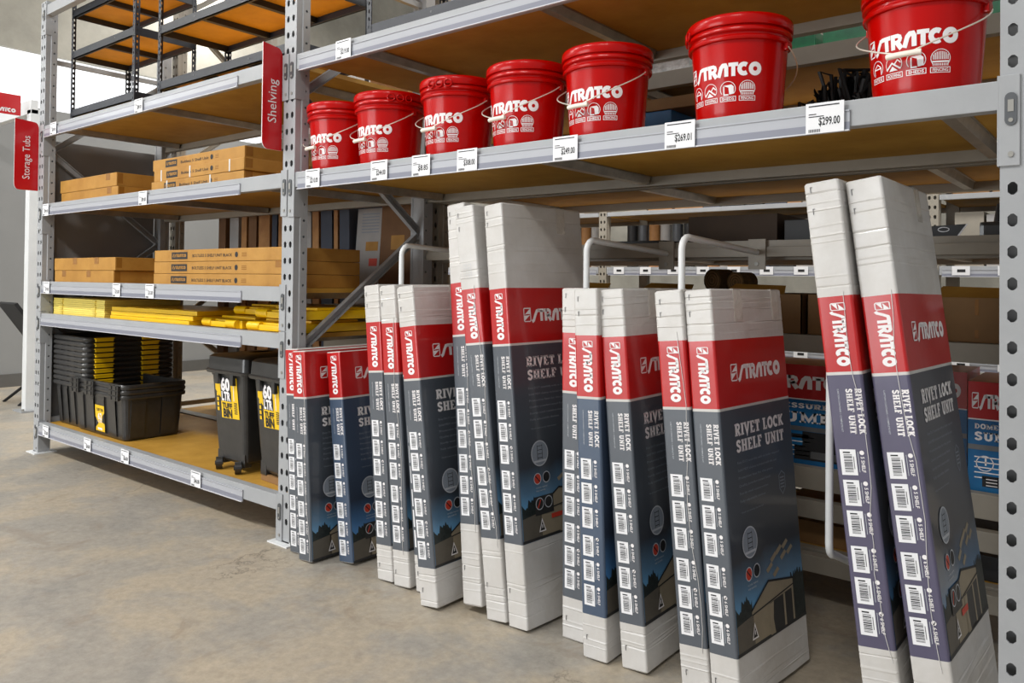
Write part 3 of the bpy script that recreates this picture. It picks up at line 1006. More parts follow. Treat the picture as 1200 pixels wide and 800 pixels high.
# shed picture
mb = MB()
lay = lambda k: (lambda u, s: (T + EPS * 0.5 + k * 0.0004, u, -s))
rt = random.Random(5)
top = [(0.008 + 0.006 * i, 0.760 + rt.uniform(-0.010, 0.014) + 0.012 * math.sin(i * 0.5)) for i in range(17)]
mb.add([lay(0)(*p) for p in top] + [lay(0)(p[0], 0.899) for p in top], [(i, i + 1, 18 + i, 17 + i) for i in range(16)], 0)
rtop = [(0.36 + 0.006 * i, 0.752 + rt.uniform(-0.012, 0.012)) for i in range(16)]
mb.add([lay(0)(*p) for p in rtop] + [lay(0)(p[0], 0.899) for p in rtop], [(i, i + 1, 17 + i, 16 + i) for i in range(15)], 0)
mb.flat(([(0.008, 0.815), (0.108, 0.805), (0.108, 0.899), (0.008, 0.899)], [(0, 1, 2, 3)]), lay(1), 3)
mb.flat(([(0.1, 0.79), (0.211, 0.735), (0.372, 0.762), (0.372, 0.899), (0.1, 0.899)], [(0, 1, 2, 3, 4)]), lay(1), 1)
mb.flat(([(0.212, 0.80), (0.36, 0.792), (0.36, 0.895), (0.212, 0.895)], [(0, 1, 2, 3)]), lay(2), 2)
mb.flat(([(0.205, 0.802), (0.236, 0.800), (0.228, 0.85), (0.236, 0.893), (0.205, 0.893)], [(0, 1, 2, 3, 4)]), lay(3), 1)
mb.flat(rect2(0.300, 0.795, 0.312, 0.89), lay(3), 1)
mb.flat(stroke([(0.096, 0.794), (0.211, 0.735), (0.375, 0.764)], 0.006), lay(3), 4)
mb.flat(stroke([(0.1, 0.806), (0.375, 0.782)], 0.004), lay(3), 4)
mb.flat(rect2(0.005, 0.889, 0.45, 0.899), lay(2), 2)
# stacked shelf chart above the shed
for k, (u, s) in enumerate(((0.205, 0.690), (0.235, 0.665), (0.272, 0.650), (0.315, 0.642), (0.30, 0.672), (0.345, 0.665), (0.245, 0.712))):
    mb.flat(([(u, s + .012), (u + .034, s - .004), (u + .045, s + .006), (u + .010, s + .024)], [(0, 1, 2, 3)]), lay(1), 1)
PIC = mb.mesh('shed_picture', [M['tree'], M['shed'], M['shed_dk'], M['fence_p'], M['ink']])
mb = MB()
mb.flat(stroke([(0.092, 0.872), (0.108, 0.832), (0.124, 0.872)], 0.004, True), lay(5), 0)
mb.flat(([(0.096, 0.869), (0.108, 0.838), (0.120, 0.869)], [(0, 1, 2)]), lay(4), 1)
mb.flat(rect2(0.106, 0.85, 0.110, 0.862), lay(5), 0)
WARN = mb.mesh('warning_triangle', [M['white_print'], M['shed_dk']])
# panel on the taller cartons
mb = MB()
mb.flat(rect2(0.075, 0.750, 0.175, 0.815), lay(5), 0)
for u in (0.1, 0.148):
    mb.flat(stroke([(u + 0.02 * math.cos(2 * PI * i / 18), 0.776 + 0.02 * math.sin(2 * PI * i / 18)) for i in range(18)], 0.003, True), lay(6), 1)
mb.flat(stroke([(0.09, 0.79), (0.106, 0.762)], 0.005), lay(6), 2)
mb.flat(rect2(0.16, 0.822, 0.225, 0.838), lay(6), 2)
PANEL = mb.mesh('assembly_panel', [M['shed_dk'], M['print_grey'], M['orange_print']])
# small staples and a shipping stamp on the caps
STAPLE = MB().box(-0.0006, 0.0006, -0.0014, 0.0, -0.008, 0.008).box(-0.0006, 0.005, -0.0014, 0.0, 0.007, 0.008).mesh('staple', [M['clip']])
mb = MB()
rg = random.Random(11)
for k in range(4):
    mb.flat(stroke([(0.0, -0.012 * k), (0.05, -0.012 * k)], 0.0008), lambda a, b: (b, -0.0014, a))
for k in range(5):
    mb.flat(stroke([(0.0125 * k, 0.0), (0.0125 * k, -0.036)], 0.0008), lambda a, b: (b, -0.0014, a))
STAMP = mb.mesh('stamp', [M['print_grey']])


def rot_box(th, ph, ps):
    Ry = Matrix.Rotation(-math.radians(th), 3, 'Y')
    Rx = Matrix.Rotation(-math.radians(ph), 3, 'X')
    Rz = Matrix.Rotation(math.radians(ps), 3, 'Z')
    return Rz @ Rx @ Ry


CARTONS = [
    # kind, X, Y, lean, back, yaw, finish, ticked, label
    ('small', 0.119, -0.048, 3.9, 0.0, -0.4, 'slate', 2, 'short slate carton squeezed between the grey upright and its neighbour'),
    ('small', 0.233, -0.084, 4.6, 0.0, 0.2, 'slate', 2, 'short greyish slate carton, second from the grey upright'),
    ('small', 0.385, 0.014, 7.0, 0.0, 0.1, 'navy', 3, 'short navy-blue carton leaning left, third from the grey upright'),
    ('medium', 0.661, -0.012, 5.3, 0.0, 0.0, 'slate', 2, 'medium carton with white cap right beside the short navy carton'),
    ('medium', 0.759, -0.012, 5.4, 0.0, 0.0, 'slate', 3, 'medium carton, second of the white-capped ones left of the tall group'),
    ('medium', 0.872, 0.000, 6.4, 0.0, 0.0, 'slate', 3, 'medium carton showing only a sliver between two white-capped medium cartons'),
    ('medium', 0.979, -0.081, 7.5, 0.0, -0.3, 'slate', 4, 'medium carton with its wide side in view, just left of the tall group'),
    ('tall', 1.131, -0.012, 7.0, 3.0, 0.0, 'slate', 2, 'tall carton, leftmost of the three tall ones in the middle'),
    ('tall', 1.248, -0.013, 7.0, 0.0, 0.5, 'slate', 3, 'tall carton, middle one of the three tall ones in the centre'),
    ('tall', 1.342, -0.004, 5.8, 0.0, -4.6, 'slate', 2, 'tall carton with its big pale side in view, centre of the row'),
    ('medium', 1.534, 0.050, 0.8, 0.0, 0.2, 'slate', 4, 'narrowest-looking medium carton right after the tall central group'),
    ('medium', 1.668, -0.022, 2.5, 0.0, 0.4, 'navy', 3, 'medium carton with the stained base, second after the tall central group'),
    ('medium', 1.802, -0.002, 4.9, 0.0, -0.3, 'slate', 4, 'medium carton third after the tall central group, with tape on its side'),
    ('medium', 2.017, -0.015, 5.1, 0.0, 0.1, 'slate', 4, 'medium carton, left one of the pair before the pump boxes'),
    ('medium', 2.116, -0.021, 5.5, 0.5, -5.3, 'slate', 4, 'medium carton with its whole wide side and shed picture in view'),
    ('tall', 2.547, -0.020, 6.9, 0.0, 0.1, 'violet', 5, 'tall violet-slate carton, left of the pair nearest the right upright'),
    ('tall', 2.672, -0.014, 8.0, 0.8, -2.4, 'violet', 5, 'tall violet-slate carton nearest the right upright, leaning left'),
]
_bodies = {}
for i, (kind, X, Y, th, ph, ps, fin, tick, label) in enumerate(CARTONS):
    H, cb = CARD[kind]
    Rm = rot_box(th, ph, ps)
    corners = [Rm @ Vector((x, y, 0)) for x in (0, T) for y in (0, DP)]
    zoff = -min(c_.z for c_ in corners)
    root = thing('shelving_carton', (X, Y, zoff + 0.001), label, 'carton', 'flat-packed shelf unit cartons leaning on the rack', Rm.to_euler())
    body = carton_body(kind, M['carton_' + fin], M['art_' + fin], 100 + i)
    put('carton_body', body, root)
    zt = cb + SLEEVE
    put('spine_wordmark', SP_WORD, root, (0, 0, zt))
    put('spine_lettering', SP_TEXT, root, (0, 0, zt))
    for q_, s in enumerate(LAB_S):
        put('barcode_label', BARCODE, root, (T * 0.14, -EPS, zt - s))
        put('shelf_count_mark', MARKS[(5 if q_ < 3 else 6, q_ == tick)], root, (0, 0, zt - s))
    put('front_wordmark', FR_WORD, root, (0, 0, zt))
    put('front_title', FR_TEXT, root, (0, 0, zt))
    put('feature_list', FR_NOTE, root, (0, 0, zt))
    put('footnote', FR_FOOT, root, (0, 0, zt))
    put('round_badge', BADGE, root, (0, 0, zt))
    put('round_icons', CIRC, root, (0, 0, zt))
    put('warranty_shield', SHIELD, root, (0, 0, zt))
    put('shed_picture', PIC, root, (0, 0, zt))
    put('warning_triangle', WARN, root, (0, 0, zt))
    if kind == 'tall' or i == 2:
        put('assembly_panel', PANEL, root, (0, 0, zt))
    if cb:
        for q in ((0.016, H - 0.03), (0.016, H - 0.075), (0.018, cb * 0.45)):
            put('staple', STAPLE, root, (q[0] + random.uniform(-.002, .003), -0.0012, q[1] + random.uniform(-.01, .01)))
    for u_ in {6: (0.2,), 12: (0.16,), 14: (0.13, 0.38), 9: (0.3,), 16: (0.3,)}.get(i, ()):
        MB().box(T, T + 0.0012, u_, u_ + 0.05, H - 0.10, H - 0.004).box(T - 0.05, T, u_, u_ + 0.05, H - 0.0005, H + 0.0008).build('clear_tape', M['clear_tape'], root)
    if i == 8:
        put('stamp', STAMP, root, (0.062, -0.0015, H - 0.27))
    if i in (1, 4, 7, 8, 13, 15, 16):   # welded seam of the shrink film
        rr_ = random.Random(i)
        pts = [(T * (0.80 + 0.09 * math.sin(k * 0.75 + i)) + rr_.uniform(-.003, .003), -0.0016, cb * 0.9 + (SLEEVE + 0.05 * (cb > 0) - 0.01) * k / 13) for k in range(14)]
        MB().tube(pts, 0.0009, 5).build('film_seam', M['film'], root)

# ------------------------------------------------------------------ red buckets
BH = 0.315


def rad(z):
    return 0.127 + (0.1435 - 0.127) * z / 0.22


mb = MB()
prof = [(0.115, 0.0), (0.124, 0.002), (0.127, 0.008)] + [(rad(z), z) for z in (0.05, 0.1, 0.15, 0.2, 0.243)]
mb.lathe(prof, 56, 0, True, False)
B_BODY = mb.mesh('bucket_body', [M['red_plastic']], True)
mb = MB()
mb.lathe([(rad(.236), 0.236), (0.1535, 0.237), (0.1555, 0.240), (0.1555, 0.247), (0.152, 0.250), (0.1475, 0.253), (0.1475, 0.259), (0.1545, 0.261), (0.157, 0.264), (0.157, 0.272), (0.154, 0.276), (0.150, 0.278), (0.150, 0.290)], 56, 0, False, False)
B_RIM = mb.mesh('rim_ribs', [M['red_plastic']], True)
mb = MB()
mb.lathe([(0.151, 0.280), (0.1585, 0.281), (0.160, 0.284), (0.160, 0.303), (0.1585, 0.310), (0.154, 0.3145), (0.148, 0.315), (0.143, 0.311), (0.141, 0.304), (0.0, 0.304)], 56, 0, False, False)
B_LID = mb.mesh('lid', [M['red_plastic']], True)
RING = MB()
for k in (-1, 0, 1):
    a0 = k * math.radians(13.5)
    pts = []
    for j in range(16):
        t = 2 * PI * j / 16
        al = a0 + 0.0145 * math.cos(t) / 0.1605
        pts.append((0.1615 * math.sin(al), -0.1615 * math.cos(al), 0.283 + 0.0145 * math.sin(t)))
    RING.tube(pts, 0.0034, 6, closed=True)
B_RING = RING.mesh('lid_rings', [M['red_plastic']], True)


def on_bucket(x, z, off=0.0008):
    r = rad(z) + off
    a = x / 0.138
    return (r * math.sin(a), -r * math.cos(a), z)


def fine(shape, step=0.012):
    """split long faces so that the print follows the round wall"""
    bm = bmesh.new()
    vv = [bm.verts.new((x, y, 0)) for x, y in shape[0]]
    for f in shape[1]:
        try:
            bm.faces.new([vv[i] for i in f])
        except ValueError:
            pass
    bmesh.ops.triangulate(bm, faces=bm.faces[:])
    for _ in range(3):
        es = [e for e in bm.edges if abs(e.verts[0].co.x - e.verts[1].co.x) > step]
        if not es:
            break
        bmesh.ops.subdivide_edges(bm, edges=es, cuts=1)
        bmesh.ops.triangulate(bm, faces=[f for f in bm.faces if len(f.verts) > 3])
    bm.verts.index_update()
    out = [(v.co.x, v.co.y) for v in bm.verts], [tuple(v.index for v in f.verts) for f in bm.faces]
    bm.free()
    return out


lb, lbw = logo(0.0375)
lb = fine(move2(lb, -lbw / 2 * 0.98, 0.131, 0.98, 1.05))
B_WORD = MB().flat(lb, on_bucket).mesh('bucket_wordmark', [M['white_print']])
mb = MB()
lay_b = lambda k: (lambda x, z: on_bucket(x, z, 0.0008 + 0.0005 * k))


def icon(xc, word, k):
    sh = []
    z0 = 0.054
    sh.append(stroke([(xc - 0.021, z0), (xc + 0.021, z0), (xc + 0.021, z0 + 0.0125), (xc - 0.021, z0 + 0.0125)], 0.0016, True))
    t, wd = font2(word, 0.0075, 0.034, 0.02)
    sh.append(move2(t, xc - 0.017, z0 + 0.0026))
    sh.append(stroke(arc(xc, z0 + 0.034, 0.0205, 0.0215, -38, 218, 16), 0.0016))
    if word == 'FENCING':
        for i in range(9):
            h = 0.022 * math.sqrt(max(0.05, 1 - (abs(i - 4) / 5.2) ** 2))
            sh.append(rect2(xc - 0.0165 + i * 0.0039, z0 + 0.031, xc - 0.0165 + i * 0.0039 + 0.0021, z0 + 0.031 + h * 0.9))
        sh.append(rect2(xc - 0.018, z0 + 0.024, xc + 0.018, z0 + 0.028))
        for i in range(9):
            sh.append(rect2(xc - 0.0165 + i * 0.0039, z0 + 0.016, xc - 0.0165 + i * 0.0039 + 0.0021, z0 + 0.022))
    elif word == 'SHEDS':
        sh.append(([(xc - 0.012, z0 + 0.044), (xc + 0.010, z0 + 0.046), (xc + 0.016, z0 + 0.040), (xc + 0.016, z0 + 0.020), (xc + 0.004, z0 + 0.018), (xc + 0.002, z0 + 0.038)], [(0, 5, 4, 3, 2, 1)]))
        sh.append(rect2(xc - 0.012, z0 + 0.016, xc + 0.002, z0 + 0.020))
        sh.append(rect2(xc - 0.012, z0 + 0.020, xc - 0.009, z0 + 0.042))
    elif word == 'ROOFING':
        sh.append(stroke([(xc - 0.019, z0 + 0.022), (xc - 0.004, z0 + 0.038), (xc + 0.016, z0 + 0.022)], 0.004))
        sh.append(stroke([(xc + 0.002, z0 + 0.034), (xc + 0.010, z0 + 0.044), (xc + 0.018, z0 + 0.036)], 0.003))
        sh.append(([(xc - 0.012, z0 + 0.018), (xc + 0.010, z0 + 0.018), (xc - 0.003, z0 + 0.030)], [(0, 1, 2)]))
    else:
        sh.append(stroke([(xc - 0.012, z0 + 0.018), (xc - 0.012, z0 + 0.036), (xc + 0.002, z0 + 0.046), (xc + 0.014, z0 + 0.036), (xc + 0.014, z0 + 0.018)], 0.0026))
        sh.append(rect2(xc - 0.012, z0 + 0.033, xc + 0.014, z0 + 0.036))
    big = join2(sh)
    big = [(xc + (x - xc) * 1.12, z0 + 0.005 + (z - z0) * 1.04) for x, z in big[0]], big[1]
    mb.flat(fine(big), on_bucket)


for a_, w_ in ((35, 'FENCING'), (11, 'SHEDS'), (-13, 'ROOFING'), (-37, 'PATIOS')):
    icon(math.radians(a_) * 0.138, w_, 0)
B_ICON = mb.mesh('trade_icons', [M['white_print']])
B_EAR = MB().box(-0.010, 0.010, -0.010, 0.010, 0.218, 0.240, b=0.004).mesh('handle_ear', [M['red_plastic']])
pts = []
for k in range(25):
    t = k / 24
    al = math.radians(-92 + 184 * t)
    zz = 0.226 - 0.117 * (1 - abs(2 * t - 1) ** 1.35)
    rr_ = 0.158 + 0.016 * abs(math.sin(2 * PI * t))
    pts.append((rr_ * math.sin(al), -rr_ * math.cos(al), zz))
B_BAIL = MB().tube(pts, 0.0021, 6).mesh('bail_wire', [M['wire']], True)
g0 = [(0.1615 * math.sin(math.radians(d)), -0.1615 * math.cos(math.radians(d)), 0.1085) for d in (-15, -7.5, 0, 7.5, 15)]
B_GRIP = MB().tube(g0, 0.0078, 12).mesh('grip', [M['grip']], True)
for i, (x, spin, lid, label) in enumerate((
        (0.172, 0, 150, 'red lidded bucket farthest left, beside the grey upright'),
        (0.507, -1, 62, 'red lidded bucket second from the left, rings on the right of its lid'),
        (0.915, -2, 14, 'red lidded bucket third from the left, rings at the front left of its lid'),
        (1.272, 2, 120, 'red lidded bucket in the middle of the row of seven'),
        (1.622, 2, 190, 'red lidded bucket above the $249.00 ticket'),
        (2.104, -2, -62, 'red lidded bucket with a clear wordmark, its handle hanging behind it'),
        (2.628, -9, 140, 'largest red bucket, cut by the top edge beside the right upright'))):
    r = thing('bucket', (x, 0.165, 1.7005), label, 'bucket', 'red buckets on the middle shelf', (0, 0, math.radians(spin)))
    put('bucket_body', B_BODY, r)
    put('rim_ribs', B_RIM, r)
    l_ = put('lid', B_LID, r)
    put('lid_rings', B_RING, l_, rot=(0, 0, math.radians(lid - spin)))
    put('bucket_wordmark', B_WORD, r)
    put('trade_icons', B_ICON, r)
    for e_ in (-0.146, 0.146):
        put('handle_ear', B_EAR, r, (e_, 0, 0))
    hb = put('bail_wire', B_BAIL, r, rot=(0, 0, PI if i == 5 else math.radians(-spin - 9 + (2 * i) % 5)))
    put('grip', B_GRIP, hb)


# ------------------------------------------------------------------ hanging blade signs
def blade(x, y0, y1, z0, z1, text, label):
    o = thing('blade_sign', (x, 0, 0), label, 'sign')
    r = 0.05
    poly = [(y0, z1), (y1 - 0.5 * r, z1 - 0.012)] + [(y1 - r * 0.5 + r * 0.5 * math.sin(t), z1 - 0.012 - r * 0.9 + r * 0.9 * math.cos(t)) for t in (0.4, 0.8, 1.2, 1.57)]
    poly += [(y1, z0), (y0 + r * 0.6, z0)] + [(y0 + r * 0.6 - r * 0.6 * math.sin(t), z0 + r * 0.8 - r * 0.8 * math.cos(t)) for t in (0.4, 0.8, 1.2, 1.57)]
    mb = MB()
    mb.prism(poly, lambda a, b: (0.003, a, b), lambda a, b: (0.0018, a, b), 0)
    mb.prism(poly, lambda a, b: (0.0018, a, b), lambda a, b: (-0.003, a, b), 1)
    mb.build('sign_panel', [M['sign_red'], M['white_paint']], o)
    s, wd = font2(text, 0.046, width={'Shelving': 0.205}.get(text, 0.30))
    yc = (y0 + y1) / 2
    # text reads upwards: letters' tops point to -y
    mb = MB()
    mb.flat(([(yc + 0.020 - b, z0 + 0.46 * (z1 - z0) - wd / 2 + a) for a, b in s[0]], s[1]), lambda a, b: (0.0042, a, b))
    mb.build('sign_lettering', M['white_print'], o)


blade(-0.062, -0.105, 0.000, 1.815, 2.305, 'Shelving', 'red blade sign reading Shelving on the middle upright')
blade(-BAY - 0.052, -0.150, 0.000, 1.808, 2.295, 'Storage Tubs', 'red blade sign reading Storage Tubs on the left end upright')


# ------------------------------------------------------------------ flat kraft cartons on the left bay
def kraft(x0, x1, y0, y1, z, h, label, grp, rz=0.0, text=None, tapes=(), ry=0.0, straps=()):
    w, d = x1 - x0, y1 - y0
    o = thing('flat_carton', (x0, y0, z + 0.0005), label, 'carton', grp, (0, math.radians(ry), math.radians(rz)))
    MB().box(0, w, 0, d, 0, h, b=0.004).build('carton_body', M['kraft'], o)
    for t in tapes:
        MB().box(t, t + 0.06, -0.0008, 0.004, h * 0.5, h - 0.002).box(t, t + 0.06, 0, d * 0.6, h - 0.002, h + 0.0008).build('tape', M['tape'], o)
    MB().box(w - 0.004, w + 0.0008, d * 0.02, d * 0.12, h * 0.2, h - 0.004).build('tape', M['tape'], o)
    for t in straps:
        MB().box(t, t + 0.012, -0.0012, 0.0, 0, h).build('strap', M['film'], o)
    if text:
        fn = lambda a, b: (a, -0.0008, b)
        mb = MB()
        mb.flat(rect2(w * 0.155, h * 0.2, w * 0.29, h * 0.8), fn, 0)
        lo, lw_ = logo(1.0)
        mb.flat(move2(lo, w * 0.165, h * 0.38, w * 0.115 / lw_, h * 0.26), lambda a, b: (a, -0.0014, b), 1)
        mb.build('brand_patch', [M['ink'], M['kraft']], o)
        mb = MB()
        s, _ = slab_text_safe(text, h * 0.24, w * 0.31)
        mb.flat(move2(s, w * 0.33, h * 0.36), fn, 0)
        mb.build('product_lettering', M['ink'], o)
        mb = MB()
        mb.flat(disc2(w * 0.672, h * 0.5, h * 0.22), fn, 0)
        for k in range(3):
            mb.flat(rect2(w * 0.71, h * (0.34 + 0.12 * k), w * 0.745, h * (0.40 + 0.12 * k)), fn, 2)
        mb.build('printed_icons', [M['ink'], M['kraft'], M['tape']], o)
    return o


def slab_text_safe(s, cap, width):
    return font2(s, cap, width, 0.012)


ZB = LEV['l4'] - 0.008
g = 'kraft cartons on the shelf below the black units'
kraft(-2.78, -1.93, 0.10, 0.42, ZB, 0.085, 'lower plain kraft carton of the pair above the end of the middle shelf', g, tapes=(0.7,))
kraft(-2.80, -1.95, 0.10, 0.42, ZB + 0.087, 0.085, 'upper plain kraft carton of the pair beside the left upright', g, tapes=(0.7,))
for i, (dx, rz, dz, nm) in enumerate(((0.0, 0.6, 0, 'lowest'), (0.01, -0.4, 0, 'middle'), (-0.025, 0.5, 0, 'topmost'))):
    kraft(-1.42 + dx, -0.48 + dx, 0.06 + 0.01 * i, 0.48, ZB + i * 0.0655, 0.064, '%s printed kraft carton of the strapped stack of three' % nm, g, rz, 'Boltless 5 Shelf Unit', straps=((0.17, 0.62) if i == 0 else (0.08, 0.4, 0.8) if i == 1 else ()))
ZC = LEV['l3'] - 0.008
g = 'kraft cartons on the shelf above the yellow lids'
kraft(-2.76, -1.88, 0.06, 0.40, ZC, 0.082, 'lower kraft carton of the taped pair above the pale yellow lids', g, tapes=(0.12, 0.5))
kraft(-2.77, -1.86, 0.06, 0.40, ZC + 0.084, 0.082, 'upper kraft carton of the taped pair above the pale yellow lids', g, tapes=(0.3, 0.62))
for i, nm in enumerate(('lowest', 'middle', 'topmost')):
    kraft(-1.375 + 0.004 * i, -0.105, 0.06, 0.52, ZC + i * 0.0665, 0.065, '%s long kraft carton printed Boltless 5 Shelf Unit Black' % nm, g, 0, 'BOLTLESS 5 SHELF UNIT BLACK', tapes=((1.19,) if i == 1 else ()))

# ------------------------------------------------------------------ yellow lids
ZD = LEV['yel'] - 0.008
LIDS = MB().box(0, 0.78, 0, 0.5, 0, 0.0118, b=0.002).box(0.05, 0.73, 0.05, 0.45, 0.0118, 0.0126).box(0.1, 0.16, -0.008, 0.0, 0.001, 0.008).box(0.6, 0.66, -0.008, 0.0, 0.001, 0.008).mesh('tub_lid', [M['pale_yellow']])
for i in range(9):
    nm = ('bottom', 'second', 'third', 'fourth', 'fifth', 'sixth', 'seventh', 'eighth', 'top')[i]
    put('tub_lid', LIDS, None, (-2.80 + 0.003 * (i % 3), 0.07, ZD + 0.0005 + i * 0.0128), (0, 0, 0), '%s pale yellow lid of the thin stack at the left upright' % nm if i in (0, 8) else '%s lid up in the pale yellow stack at the left upright' % nm, 'lid', 'pale yellow lids')
mb = MB().box(0, 0.98, 0, 0.52, 0, 0.025, b=0.003).box(0.06, 0.92, 0.06, 0.46, 0.025, 0.0262)
for x in (0.2, 0.46, 0.74):
    mb.box(x, x + 0.1, 0.0, 0.03, 0.0245, 0.0262)
LIDM = mb.mesh('tub_lid', [M['yellow']])
for i in range(3):
    put('tub_lid', LIDM, None, (-1.96 + 0.01 * i, 0.08, ZD + 0.0005 + i * 0.0265), (0, 0, math.radians(-1 + i)), '%s wide yellow lid in the middle of the lid shelf' % ('bottom', 'centre', 'top')[i], 'lid', 'wide yellow lids')
# wheelie bin lids with hinge barrels
mb = MB()
mb.box(0, 0.42, 0.03, 0.46, 0.001, 0.046, b=0.012)
mb.box(0.03, 0.39, 0.12, 0.42, 0.046, 0.058, b=0.005)
B1 = mb
B1.tube([(0.03, 0.025, 0.026), (0.13, 0.025, 0.026)], 0.023, 14)
B1.tube([(0.29, 0.025, 0.026), (0.39, 0.025, 0.026)], 0.023, 14)
B1.box(0.13, 0.29, 0.005, 0.05, 0.006, 0.036, b=0.006)
BLID = B1.mesh('bin_lid', [M['yellow']], True)
for i, (x, y, z, rz, l) in enumerate(((-0.93, 0.09, 0.0, -4, 'yellow bin lid lying left of the two lid piles by the middle upright'), (-0.90, 0.26, 0.060, 3, 'yellow bin lid resting on the back of the left lid pile'),
                                   (-0.46, 0.06, 0.0, 2, 'yellow bin lid with round hinges at the foot of the right lid pile'), (-0.44, 0.10, 0.064, -2, 'yellow bin lid on top of the right lid pile'))):
    put('bin_lid', BLID, None, (x, y, ZD + 0.001 + z), (0, 0, math.radians(rz)), l, 'lid', 'yellow wheelie bin lids')


# ------------------------------------------------------------------ black tubs
def ring_loft(mb, rects, mi=0, close_bottom=True, seg=4):
    """rects: list of (x0, x1, y0, y1, r, z); loft rounded rectangles"""
    n = None
    vs, fs = [], []
    for x0, x1, y0, y1, r, z in rects:
        lp = arc(x1 - r, y0 + r, r, r, -90, 0, seg) + arc(x1 - r, y1 - r, r, r, 0, 90, seg) + arc(x0 + r, y1 - r, r, r, 90, 180, seg) + arc(x0 + r, y0 + r, r, r, 180, 270, seg)
        n = len(lp)
        vs += [(a, b, z) for a, b in lp]
    for i in range(len(rects) - 1):
        for j in range(n):
            fs.append((i * n + j, i * n + (j + 1) % n, (i + 1) * n + (j + 1) % n, (i + 1) * n + j))
    if close_bottom:
        fs.append(tuple(range(n)))
    mb.add(vs, fs, mi)


def tub_parts(w, d, h, taper, clip_side, name, label_on=False):
    mb = MB()
    t = taper
    ring_loft(mb, [(t + .01, w - t - .01, t + .01, d - t - .01, 0.03, 0.0), (t, w - t, t, d - t, 0.035, 0.01), (0.018, w - 0.018, 0.018, d - 0.018, 0.04, h - 0.03), (0.024, w - 0.024, 0.024, d - 0.024, 0.04, h - 0.03), (t + 0.006, w - t - .006, t + .006, d - t - .006, 0.035, 0.016)])
    # outer ribs of the front and of the right side
    for k in range(4):
        x = w * (0.16 + 0.2 * k)
        mb.prism([(0, 0), (0.05, 0), (0.05, 1), (0, 1)], lambda a, b, x=x: (x + a, t * (1 - b) + 0.018 * b - 0.008, 0.02 + b * (h - 0.07)), lambda a, b, x=x: (x + a, t * (1 - b) + 0.018 * b + 0.004, 0.02 + b * (h - 0.07)))
    for k in range(2):
        y = d * (0.14 + 0.46 * k)
        mb.prism([(0, 0), (0.09, 0), (0.09, 1), (0, 1)], lambda a, b, y=y: (w - t * (1 - b) - 0.018 * b + 0.008, y + a, 0.02 + b * (h - 0.07)), lambda a, b, y=y: (w - t * (1 - b) - 0.018 * b - 0.004, y + a, 0.02 + b * (h - 0.07)))
    body = mb.mesh('tub_body', [M['black_plastic']])
    mb = MB()
    ring_loft(mb, [(0.02, w - 0.02, 0.02, d - 0.02, 0.04, h - 0.030), (0.004, w - 0.004, 0.004, d - 0.004, 0.045, h - 0.028), (0, w, 0, d, 0.05, h - 0.022), (0, w, 0, d, 0.05, h - 0.008), (0.006, w - 0.006, 0.006, d - 0.006, 0.046, h), (0.03, w - 0.03, 0.03, d - 0.03, 0.035, h), (0.03, w - 0.03, 0.03, d - 0.03, 0.035, h - 0.03)], 0, False)
    rim = mb.mesh('rim', [M['black_plastic']], True)
    return body, rim


TB, TR = tub_parts(0.53, 0.62, 0.30, 0.038, 'right', 'stack')
clipm = MB().box(0, 0.016, 0, 0.115, 0, 0.026, b=0.005).box(0.002, 0.019, -0.006, 0.121, 0.018, 0.024, b=0.002).mesh('clip_handle', [M['yellow']])
ZA = LEV['bot'] - 0.008
ORD = ('bottom', 'second', 'third', 'fourth', 'fifth', 'sixth', 'seventh', 'eighth', 'ninth', 'top')
for i in range(10):
    r = thing('storage_tub', (-2.835, 0.075, ZA + 0.0005 + i * 0.0345), ('%s black tub with yellow clips in the nested stack of ten' % ORD[i]), 'tub', 'nested black tubs with yellow clips')
    put('tub_body', TB, r)
    put('rim', TR, r)
    for y in (0.065, 0.375):
        put('clip_handle', clipm, r, (0.527, y, 0.27))
TB2, TR2 = tub_parts(0.75, 0.42, 0.285, 0.034, 'front', 'front')
latch = MB().box(0, 0.13, -0.014, 0.004, 0, 0.03, b=0.004).box(0.02, 0.05, -0.018, -0.012, 0.004, 0.026).box(0.08, 0.11, -0.018, -0.012, 0.004, 0.026).mesh('latch', [M['black_plastic']])
for i in range(3):
    r = thing('storage_tub', (-2.49, 0.065, ZA + 0.0005 + i * 0.031), '%s wide black tub of the open-topped nest of three' % ('labelled bottom', 'middle', 'top')[i], 'tub', 'wide black tubs nested in three')
    put('tub_body', TB2, r)
    put('rim', TR2, r)
    for x in (0.02, 0.24, 0.58):
        put('latch', latch, r, (x, 0, 0.253))
    if i == 0:
        mb = MB()
        k0, k1 = 0.030, 0.195
        fn = lambda a, b, e=0.0: (0.345 + a, (0.034 * (1 - (b + k0) / 0.255) + 0.018 * (b + k0) / 0.255) - 0.0095 - e, k0 + b)
        mb.flat(rect2(0, 0, 0.125, k1 - k0), fn, 0)
        s, wd = font2('62', 0.04, 0.058, 0.03)
        mb.flat(move2(s, 0.034, 0.075), lambda a, b: fn(a, b, .0008), 1)
        s, wd = font2('LITRE', 0.014, 0.06, 0.02)
        mb.flat(move2(s, 0.032, 0.055), lambda a, b: fn(a, b, .0008), 1)
        s, wd = font2('TUFF TUB', 0.017, 0.09, 0.03)
        mb.flat(move2(s, 0.02, 0.128), lambda a, b: fn(a, b, .0008), 2)
        mb.flat(([(0, 0.02), (0.04, 0.05), (0.0, 0.09)], [(0, 1, 2)]), lambda a, b: fn(a, b, .0006), 2)
        mb.flat(([(0.125, 0.05), (0.09, 0.06), (0.1, 0.1), (0.125, 0.12)], [(0, 1, 2, 3)]), lambda a, b: fn(a, b, .0006), 2)
        mb.flat(rect2(0.03, 0.008, 0.09, 0.022), lambda a, b: fn(a, b, .0006), 1)
        mb.build('yellow_label', [M['label_yellow'], M['white_print'], M['ink']], r)


